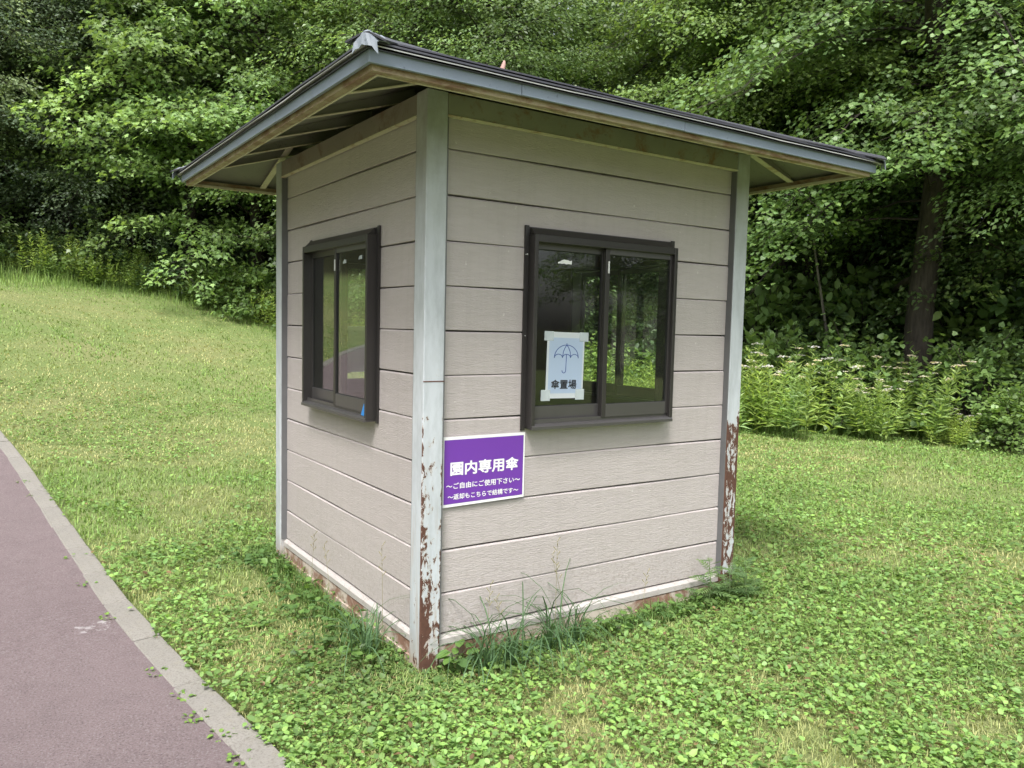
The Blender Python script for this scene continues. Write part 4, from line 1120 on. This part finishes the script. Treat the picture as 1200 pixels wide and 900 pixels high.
# ------------------------------------------------------------------ weeds along the woodland edge
def weed_mesh(seed, nst, H, leaf, tint, spread, flower=False, kind='lance', pairs=9):
    rs = np.random.RandomState(seed); bag = Bag(); fl = Bag(); pos = []; hd = []; up = []; sz = []; tn = []; SA = []; SB = []; FP = []
    for i in range(nst):
        r = spread*math.sqrt(rs.rand()); a = rs.rand()*6.28; b0 = np.array([math.cos(a)*r, math.sin(a)*r, 0]); h = H*rs.uniform(0.6, 1.1)
        ln = np.array([math.cos(a)*0.25*r/spread+rs.normal(0, 0.08), math.sin(a)*0.25*r/spread+rs.normal(0, 0.08), 1.0]); top = b0+ln*h
        SA.append(b0); SB.append(top)
        for j in range(pairs):
            t = 0.15+0.85*(j+rs.rand()*0.9)/pairs; p = b0+ln*h*t; a0 = j*1.9+rs.normal(0, 0.8)
            for s_ in range(3 if flower else 2):
                aa = a0+s_*6.283/(3 if flower else 2); l = leaf*rs.uniform(0.75, 1.15)*(1.15-0.55*t)
                pos.append(p); hd.append([math.cos(aa), math.sin(aa), 0.25+0.7*t+rs.normal(0, 0.25)]); up.append([rs.normal(0, 0.35), rs.normal(0, 0.35), 1.0]); sz.append(l)
        tn.append(tints(rs, (3 if flower else 2)*pairs, np.array(tint)*rs.uniform(0.8, 1.2), 0.22, 0.35))
        if flower and rs.rand() < 0.7:
            for q in range(26):
                a = rs.rand()*6.28; r2 = 0.06*math.sqrt(rs.rand()); FP.append(top+np.array([math.cos(a)*r2, math.sin(a)*r2, 0.03-4*r2*r2+rs.normal(0, 0.004)]))
    pos = np.array(pos); V, F_, C = stamp(kind, pos, np.array(hd), np.array(up), np.array(sz), np.concatenate(tn)); bag.add(V, F_, C, 0)
    SA = np.array(SA); SB = np.array(SB); V, F_, C = sticks(SA, SB, np.full(len(SA), 0.004), np.full(len(SA), 0.0018), np.repeat(np.array([[0.14, 0.20, 0.06]]), len(SA), 0)); bag.add(V, F_, C, 0)
    me = bag.mesh('leaves'); me.materials.append(M_LEAF); fme = None
    if FP:
        FP = np.array(FP); M = len(FP)
        V, F_, C = stamp('round', FP, np.c_[rs.normal(0, 1, (M, 2)), np.zeros(M)], np.c_[rs.normal(0, 0.4, (M, 2)), np.ones(M)], np.full(M, 0.026), np.repeat(np.array([[0.72, 0.66, 0.66]]), M, 0))
        b2 = Bag(); b2.add(V, F_, C, 0); fme = b2.mesh('flowers'); fme.materials.append(M_LEAF)
    return me, fme
WD = {'flower': weed_mesh(51, 24, 1.15, 0.155, (0.30, 0.43, 0.17), 0.45, True, 'lance', 14),
      'leafy': weed_mesh(52, 34, 0.85, 0.125, (0.34, 0.48, 0.16), 0.5, False, 'lance', 14),
      'broad': weed_mesh(53, 22, 0.7, 0.11, (0.19, 0.29, 0.11), 0.45, False, 'oval', 10)}
def weed(kd, x, y, s, label, cat='plant', group=None):
    e = empty('flowering_plant' if kd == 'flower' else 'weed_plant', (x, y, float(ground_z(x, y))-0.02), rr.uniform(0, 6.28)); e.scale = (s, s, s*rr.uniform(0.9, 1.1)); tag(e, label, cat, group)
    me, fme = WD[kd]; o = link_mesh('leaves', me, None, e); o['kind'] = 'stuff'
    if fme: o = link_mesh('flowers', fme, None, e); o['kind'] = 'stuff'
fl = [(897, 12.3, 1.1, 'white-flowered plant next to the right post of the hut'), (935, 12.4, 1.25, 'white-flowered plant at the right end of the left clump'), (1030, 12.8, 0.95, 'tall white-flowered plant left of the large trunk'), (1066, 12.9, 1.2, 'white-flowered plant in front of the large trunk'), (1118, 12.5, 0.55, 'low white-flowered plant right of the large trunk'), (1012, 13.1, 0.8, 'shorter white-flowered plant between the clumps')]
for px, d, s, lb in fl: weed('flower', *at(px, d), s, lb)
ed_pts = resample(EDGE, 0.38); en = normals2(ed_pts)
for i, ((x, y), n) in enumerate(zip(ed_pts, en)):
    dx, dy = x-CAM[0], y-CAM[1]; px = 600+FPX*math.tan(max(-1.4, min(1.4, math.atan2(dx, dy)-YAW)))
    if not (60 < px < 1400) or dy*math.cos(YAW)+dx*math.sin(YAW) < 0: continue
    for row in range(3):
        if 330 < px < 540 and row: continue
        off = 0.15+row*0.6+rr.uniform(-0.25, 0.3)
        kd = rr.choice(['leafy', 'leafy', 'broad'] if px > 330 else ['broad', 'leafy', 'broad'])
        s = rr.uniform(0.75, 1.1)+0.12*row
        if px > 865: s = rr.uniform(0.8, 1.4) if px < 950 else rr.uniform(0.2, 0.65); off += rr.uniform(-0.35, 0.5)
        if px > 955 and (row == 2 or rr.random() < 0.35): continue
        weed(kd, x+n[0]*off, y+n[1]*off, s, *((('green weed in the bank between the lawn and the trees, left of the hut', 'plant', 'weeds in the left bank') if px < 335 else ('green weed behind the hut, glimpsed only through its windows', 'plant', 'weeds behind the hut') if px < 865 else ('leafy green weed in the belt right of the hut between lawn and shrubs', 'plant', 'weeds in the right belt'))))

# ------------------------------------------------------------------ grass and ground cover
def on_lawn(x, y, clear=0.0):
    k = (dist_right_of_kerb(x, y) > clear) | (dist_right_of_kerb(x, y) < -PW-KW)
    k &= ~((x > 0.02) & (x < W-0.02) & (y > 0.02) & (y < D-0.02)); return k
def in_view(x, y, pad=0.15):
    dx, dy = x-CAM[0], y-CAM[1]; dep = dx*math.sin(YAW)+dy*math.cos(YAW); lat = dx*math.cos(YAW)-dy*math.sin(YAW)
    return (dep > 0.9) & (np.abs(lat) < dep*(0.645+pad)+0.5), np.hypot(dx, dy)
def blades(pos, rs, h, w_, tint, lean=0.5):
    """curved two-part blades"""
    M = len(pos); a = rs.rand(M)*6.283; d = np.c_[np.cos(a), np.sin(a), np.zeros(M)]; sd = np.c_[-np.sin(a), np.cos(a), np.zeros(M)]*w_[:, None]*0.5
    l = (lean*rs.uniform(0.2, 1.4, M)*h)[:, None]; up = np.c_[np.zeros((M, 2)), h]
    m1 = pos+d*l*0.35+up*0.62; t1 = pos+d*l+up*rs.uniform(0.8, 1.0, (M, 1))
    V = np.stack([pos-sd, pos+sd, m1-sd*0.8, m1+sd*0.8, t1], 1).reshape(-1, 3)
    b = (np.arange(M)*5)[:, None]
    return V, {4: b+np.array([[0, 1, 3, 2]]), 3: b+np.array([[2, 3, 4]])}, np.repeat(tint, 5, 0)
def gz(x, y): return ground_z(x, y)

# clover-like broad ground cover, near
rs = np.random.RandomState(71)
NT = 980000
x = rs.uniform(-2.4, 9.5, NT); y = rs.uniform(-2.6, 9.0, NT)
v, dist_ = in_view(x, y)
cov = fbm(x*0.9+3, y*0.9+5, 4); cov2 = fbm(x*3.1, y*3.1+40, 3)
keepp = np.clip(3.0/np.maximum(dist_, 1), 0, 1)**1.85*np.clip((cov*0.6+cov2*0.4-0.40)*7.5, 0.05, 1)
k = v & (rs.rand(NT) < keepp) & on_lawn(x, y, -0.08)
# ragged edge along the kerb
kd_ = dist_right_of_kerb(x, y); k &= ~((kd_ > -0.2) & (kd_ < 0.16*fbm(x*5, y*5, 3)-0.085))
x = x[k]; y = y[k]; dist_ = dist_[k]; cov = cov[k]; M = len(x)
nearp = np.hypot(x+0.06, y+0.09); hh = rs.uniform(0.012, 0.055, M)*np.clip(nearp/0.35, 0.12, 1); pos = np.c_[x, y, gz(x, y)+hh]
a = rs.rand(M)*6.283
hd = np.c_[np.cos(a), np.sin(a), rs.normal(0.05, 0.3, M)]; up = np.c_[rs.normal(0, 0.33, (M, 2)), np.ones(M)]
size = 0.009+0.020*rs.rand(M)**1.4*np.clip(dist_/4, 1, 1.35)
tn = tints(rs, M, (0.18, 0.32, 0.10), 0.42, 0.45)
dk = fbm(x*1.3+50, y*1.3, 3)[:, None]; tn = tn*(0.72+0.55*dk)
# deep green, with wall-foot shade painted into the leaf tint, along the left wall
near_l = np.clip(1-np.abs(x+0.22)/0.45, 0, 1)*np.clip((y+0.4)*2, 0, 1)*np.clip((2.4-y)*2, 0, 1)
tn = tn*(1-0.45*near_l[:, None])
brown = rs.rand(M) < 0.015; tn[brown] = np.array([0.20, 0.13, 0.07])*rs.uniform(0.6, 1.5, (int(brown.sum()), 1))
el_ = rs.rand(M) < 0.3
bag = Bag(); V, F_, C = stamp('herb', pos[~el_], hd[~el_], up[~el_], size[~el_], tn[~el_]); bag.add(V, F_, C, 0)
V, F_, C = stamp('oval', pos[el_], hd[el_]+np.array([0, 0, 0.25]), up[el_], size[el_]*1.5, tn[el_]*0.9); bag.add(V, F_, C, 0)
print('cover leaves', M)
me = bag.mesh('ground_cover'); me.materials.append(M_COVER)
tag(link_mesh('ground_cover', me, None), 'low broad-leaved ground cover growing through the near lawn', 'ground cover', kind='stuff')

# short lawn grass
rs = np.random.RandomState(72); bag = Bag()
NT = 430000
dd = 1.6*np.exp(rs.rand(NT)*math.log(20/1.6)); aa = YAW+rs.uniform(-0.78, 0.78, NT)
x = CAM[0]+np.sin(aa)*dd; y = CAM[1]+np.cos(aa)*dd
edv = edge_dist(x, y)
k = (edv < 0.6) & on_lawn(x, y, 0.01) & (rs.rand(NT) < 0.62)
x, y, dd = x[k], y[k], dd[k]; M = len(x)
dry = np.clip((0.6*fbm(x*0.45, y*0.45+9, 4)+0.4*fbm(x*2.2, y*2.2, 3)-0.38)*4.5, 0, 1)
dry = np.clip(dry+0.3*rs.rand(M)-0.15, 0, 1)[:, None]
far = np.clip((dd-5)/8, 0, 1)[:, None]
g0 = tints(rs, M, (0.185, 0.31, 0.095), 0.3, 0.45); s0 = tints(rs, M, (0.40, 0.385, 0.19), 0.3, 0.1)
tn = g0*(1-dry*0.9)+s0*dry*0.9*1.1
h = rs.uniform(0.02, 0.055, M)*(1-0.35*dry[:, 0]); w_ = np.clip(dd*0.0011, 0.0030, 0.016)
V, F_, C = blades(np.c_[x, y, gz(x, y)-0.004], rs, h, w_, tn, 0.9); bag.add(V, F_, C, 0)
print('lawn blades', M)
# longer grass bordering the woods and weeds
n_ed = 75000; j = rs.randint(0, len(ed_pts)-1, n_ed); off = rs.normal(0.0, 0.5, n_ed)-np.abs(rs.normal(0, 0.35, n_ed))
x = ed_pts[j, 0]+en[j, 0]*off+rs.normal(0, 0.25, n_ed); y = ed_pts[j, 1]+en[j, 1]*off+rs.normal(0, 0.25, n_ed)
v, dist_ = in_view(x, y); x, y, dist_, off = x[v], y[v], dist_[v], off[v]; M = len(x)
h = rs.uniform(0.12, 0.50, M)*np.clip(0.75+off*0.8, 0.10, 1.1)*(0.6+0.8*fbm(x*1.3, y*1.3, 2))
V, F_, C = blades(np.c_[x, y, gz(x, y)-0.01], rs, h, np.full(M, 0.0075), tints(rs, M, (0.22, 0.345, 0.11), 0.3, 0.45), 0.5); bag.add(V, F_, C, 0)
# a fringe close to the base of the hut
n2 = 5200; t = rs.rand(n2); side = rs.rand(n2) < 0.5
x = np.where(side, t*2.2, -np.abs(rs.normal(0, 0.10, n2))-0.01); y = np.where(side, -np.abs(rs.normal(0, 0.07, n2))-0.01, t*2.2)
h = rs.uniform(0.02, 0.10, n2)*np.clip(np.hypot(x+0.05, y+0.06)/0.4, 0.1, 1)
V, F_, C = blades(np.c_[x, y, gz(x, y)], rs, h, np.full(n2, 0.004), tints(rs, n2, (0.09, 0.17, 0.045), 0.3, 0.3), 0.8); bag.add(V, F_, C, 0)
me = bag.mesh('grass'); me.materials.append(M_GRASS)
tag(link_mesh('grass', me, None), 'short dry and green mown grass over the whole lawn with longer grass at the woodland edge', 'grass', kind='stuff')

# individual weeds at the foot of the walls --------------------------------------------------
def one_mesh(V, Fd, C, mat, name):
    b = Bag(); b.add(V, Fd, C, 0); me = b.mesh(name, True); me.materials.append(mat); return me
def blade_mesh(seed, L, wd, bend, tint):
    n = 7; V = []; 
    for i in range(n+1):
        t = i/n; ang = bend*t*t; y_ = L*(t-0.25*bend*t*t*t*0.6); z_ = L*math.sin(min(1.4, 1.35-ang))*t
        y_ = L*t*math.cos(1.35-ang); ww = wd*(1-t**2.2)*0.5+0.0002
        V += [(-ww, y_, z_), (0, y_, z_-ww*0.5), (ww, y_, z_)]
    F4 = []
    for i in range(n):
        a = i*3; F4 += [(a, a+1, a+4, a+3), (a+1, a+2, a+5, a+4)]
    V = np.array(V); return one_mesh(V, {4: np.array(F4)}, np.repeat(np.array([tint]), len(V), 0), M_GRASS, 'blade')
BL_ = [blade_mesh(i, l, 0.0065, b, (0.085*s_, 0.155*s_, 0.07*s_)) for i, (l, b, s_) in enumerate(((0.34, 0.9, 1.0), (0.28, 1.5, 1.15), (0.40, 1.25, 0.85), (0.22, 0.6, 1.3), (0.30, 2.0, 1.0)))]
def tuft(x, y, n, s, label):
    e = empty('grass_tuft', (x, y, float(ground_z(x, y)))); tag(e, label, 'grass tuft', 'long grass tufts at the foot of the hut')
    for i in range(n):
        o = link_mesh('blade', BL_[rr.randrange(5)], None, e); a = rr.uniform(0, 6.28); r = abs(rr.gauss(0, 0.045))
        o.location = (math.cos(a)*r, math.sin(a)*r, -0.005); k = s*rr.uniform(0.75, 1.3); o.scale = (1.15, k, k)
        o.rotation_euler = (rr.uniform(-0.25, 0.35), 0, a+rr.gauss(0, 0.6))
tuft(0.27, -0.13, 39, 1.15, 'dense tuft of long bluish grass just right of the near post')
tuft(0.40, -0.16, 28, 1.08, 'long bluish grass tuft leaning forward below the purple sign')
tuft(0.66, -0.10, 39, 1.28, 'tallest bluish grass tuft, left below the front window')
tuft(0.80, -0.11, 28, 1.22, 'bluish grass tuft in the middle of the front wall foot')
tuft(-0.13, 0.30, 28, 1.01, 'long grass tuft against the left wall near the corner')
tuft(-0.12, 0.52, 12, 0.6, 'smaller long grass tuft further back along the left wall')
tuft(0.17, -0.09, 8, 0.5, 'sparse grass tuft right at the foot of the near post')

Vh, Fh = leaf_shape('herb')
def herb_mesh(s_, tint, cup=0.0):
    V = Vh.copy(); V[:, 2] += cup*V[:, 0]**2
    return one_mesh(V, {4: np.array(Fh)}, np.repeat(np.array([tint]), len(V), 0), M_COVER, 'leaf')
HL = [herb_mesh(1, c_, cp) for c_, cp in (((0.10, 0.19, 0.05), 0.5), ((0.14, 0.25, 0.06), 0.3), ((0.08, 0.155, 0.045), 0.8), ((0.19, 0.31, 0.07), 0.4))]
def herb(x, y, n, size, hgt, label, group='broad-leaved weeds at the foot of the hut', spread=0.06, pale=False):
    e = empty('broadleaf_weed', (x, y, float(ground_z(x, y)))); tag(e, label, 'weed', group)
    for i in range(n):
        o = link_mesh('leaf', HL[(3 if rr.random() < 0.6 else 1) if pale else rr.randrange(3)], None, e); a = rr.uniform(0, 6.28); r = spread*math.sqrt(rr.random())
        k = size*rr.uniform(0.7, 1.25); o.scale = (k, k, k); o.location = (math.cos(a)*r, math.sin(a)*r, hgt*rr.uniform(0.15, 1.0))
        o.rotation_euler = (rr.uniform(-0.5, 0.45), rr.uniform(-0.35, 0.35), a-1.57+rr.gauss(0, 0.4))
GEN = 'dark green broad-leaved weed in the row along the foot of the hut'
herb(-0.02, -0.15, 7, 0.045, 0.015, 'round-leaved weed in front of the near post foot')
herb(0.16, -0.06, 10, 0.062, 0.10, 'round-leaved weed in the corner between near post and front wall')
for yy in (0.18, 0.42, 0.6, 0.75, 0.92, 1.08, 1.25, 1.45, 1.65, 1.85, 2.02): herb(-0.10-rr.uniform(0, 0.1), yy, 15, 0.046, 0.085, GEN, spread=0.10)
for xx in (0.55, 0.95, 1.08, 1.2, 1.34, 1.47, 1.6): herb(xx, -0.07-rr.uniform(0, 0.05), 13, 0.042, 0.07, GEN, spread=0.08)
for yy in (0.3, 0.85, 1.3): herb(-0.34, yy, 14, 0.048, 0.05, GEN, spread=0.13)
# feathery mugwort at the right post
def pinnate(s_, tint):
    P, H_, U_, S_ = [], [], [], []
    for k in range(5):
        t = 0.2+0.16*k
        for sgn in (-1, 1): P.append((0, t, 0)); H_.append((sgn*0.8, 0.6, 0.05)); U_.append((0, 0, 1)); S_.append(0.42*(1.1-abs(t-0.5)))
    P.append((0, 0.8, 0)); H_.append((0, 1, -0.1)); U_.append((0, 0, 1)); S_.append(0.4)
    P = np.array(P, float); V, F_, C = stamp('lance', P, np.array(H_, float), np.array(U_, float), np.array(S_), np.repeat(np.array([tint]), len(P), 0)); V[:, 0] *= 0.9
    A = np.array([[0, 0, 0.]]); B = np.array([[0, 0.85, 0.]]); V2, F2, C2 = sticks(A, B, np.array([0.015]), np.array([0.006]), np.array([tint]))
    b = Bag(); b.add(V, F_, C, 0); b.add(V2, F2, C2, 0); me = b.mesh('leaf'); me.materials.append(M_LEAF); return me
PL = [pinnate(1, (0.15, 0.24, 0.10)), pinnate(1, (0.12, 0.20, 0.08))]
def mugwort(x, y, h, n, label):
    e = empty('mugwort', (x, y, float(ground_z(x, y)))); tag(e, label, 'weed', 'feathery weeds at the right post')
    mb = MB(); mb.tube([(0, 0, 0), (0.01, 0, h*0.5), (0.0, 0.01, h)], [0.004, 0.003, 0.002], 5); mb.build('stem', simple('weed_stem', (0.14, 0.2, 0.08)), e)
    for i in range(n):
        t = (i+0.5)/n; o = link_mesh('leaf', PL[i % 2], None, e); k = 0.125*(1.15-0.6*t); o.scale = (k, k, k); o.location = (0, 0, h*(0.15+0.85*t)); o.rotation_euler = (rr.uniform(-0.1, 0.7)*(0.3+t*0.9), 0, i*2.4)
mugwort(1.76, -0.10, 0.27, 20, 'tallest feathery weed just left of the right post')
mugwort(1.90, -0.12, 0.22, 16, 'feathery weed in front of the right post foot')
mugwort(2.06, -0.10, 0.24, 18, 'feathery weed on the right of the right post foot')
mugwort(1.99, -0.16, 0.15, 14, 'lowest feathery weed in front of the right post')
# dry seed stalks leaning on the walls
def stalk(x, y, h, lx, ly, label):
    mb = MB(); pts = [(0, 0, 0), (lx*0.3, ly*0.3, h*0.5), (lx, ly, h)]; mb.tube(pts, [0.0012, 0.001, 0.0007], 4)
    for k in range(7):
        t = 0.72+0.045*k; z = h*t; px = lx*t*t; py = ly*t*t; a = k*2.1; mb.tube([(px, py, z), (px+0.018*math.cos(a), py+0.018*math.sin(a), z+0.02)], [0.0008, 0.0022], 4)
    o = mb.build('seed_stalk', simple('dry_stalk', (0.24, 0.22, 0.11))); o.location = (x, y, float(ground_z(x, y))); tag(o, label, 'seed stalk')
for i, (x, y, h, lx, ly, lb) in enumerate(((0.33, -0.04, 0.36, 0.02, 0.01, 'thin dry seed stalk against the front wall nearest the near post'), (0.42, -0.05, 0.30, -0.05, 0.0, 'short dry seed stalk against the front wall leaning towards the near post'), (0.72, -0.05, 0.52, 0.0, 0.0, 'tallest dry seed stalk upright against the front wall'), (0.78, -0.06, 0.46, -0.10, 0.0, 'long dry seed stalk leaning left against the front wall'), (1.30, -0.05, 0.26, 0.03, 0, 'short dry seed stalk towards the right post'), (-0.05, 0.28, 0.52, 0.0, 0.02, 'tall dry seed stalk against the left wall near the corner'), (-0.05, 0.95, 0.34, 0, 0.10, 'curved dry seed stalk against the middle of the left wall'), (-0.05, 1.25, 0.36, 0, -0.05, 'dry seed stalk against the left wall towards the far post'))):
    stalk(x, y, h, lx, ly, lb)
# little plants in the joint between path and kerb
for y0, n in ((-0.30, 16), (-0.05, 18), (0.12, 14), (0.30, 10), (0.62, 8), (1.45, 10), (2.05, 7), (2.6, 6), (4.4, 6), (4.9, 6), (-0.75, 16)):
    i = int(np.argmin(np.abs(KC[:, 1]-y0))); p = KC[i]+KN[i]*(KW+rr.uniform(-0.01, 0.02))
    herb(p[0], p[1], n+2, 0.020, 0.018, 'small yellow-green weed growing in the joint between kerb and red path', 'weeds in the kerb joint', 0.045, True)
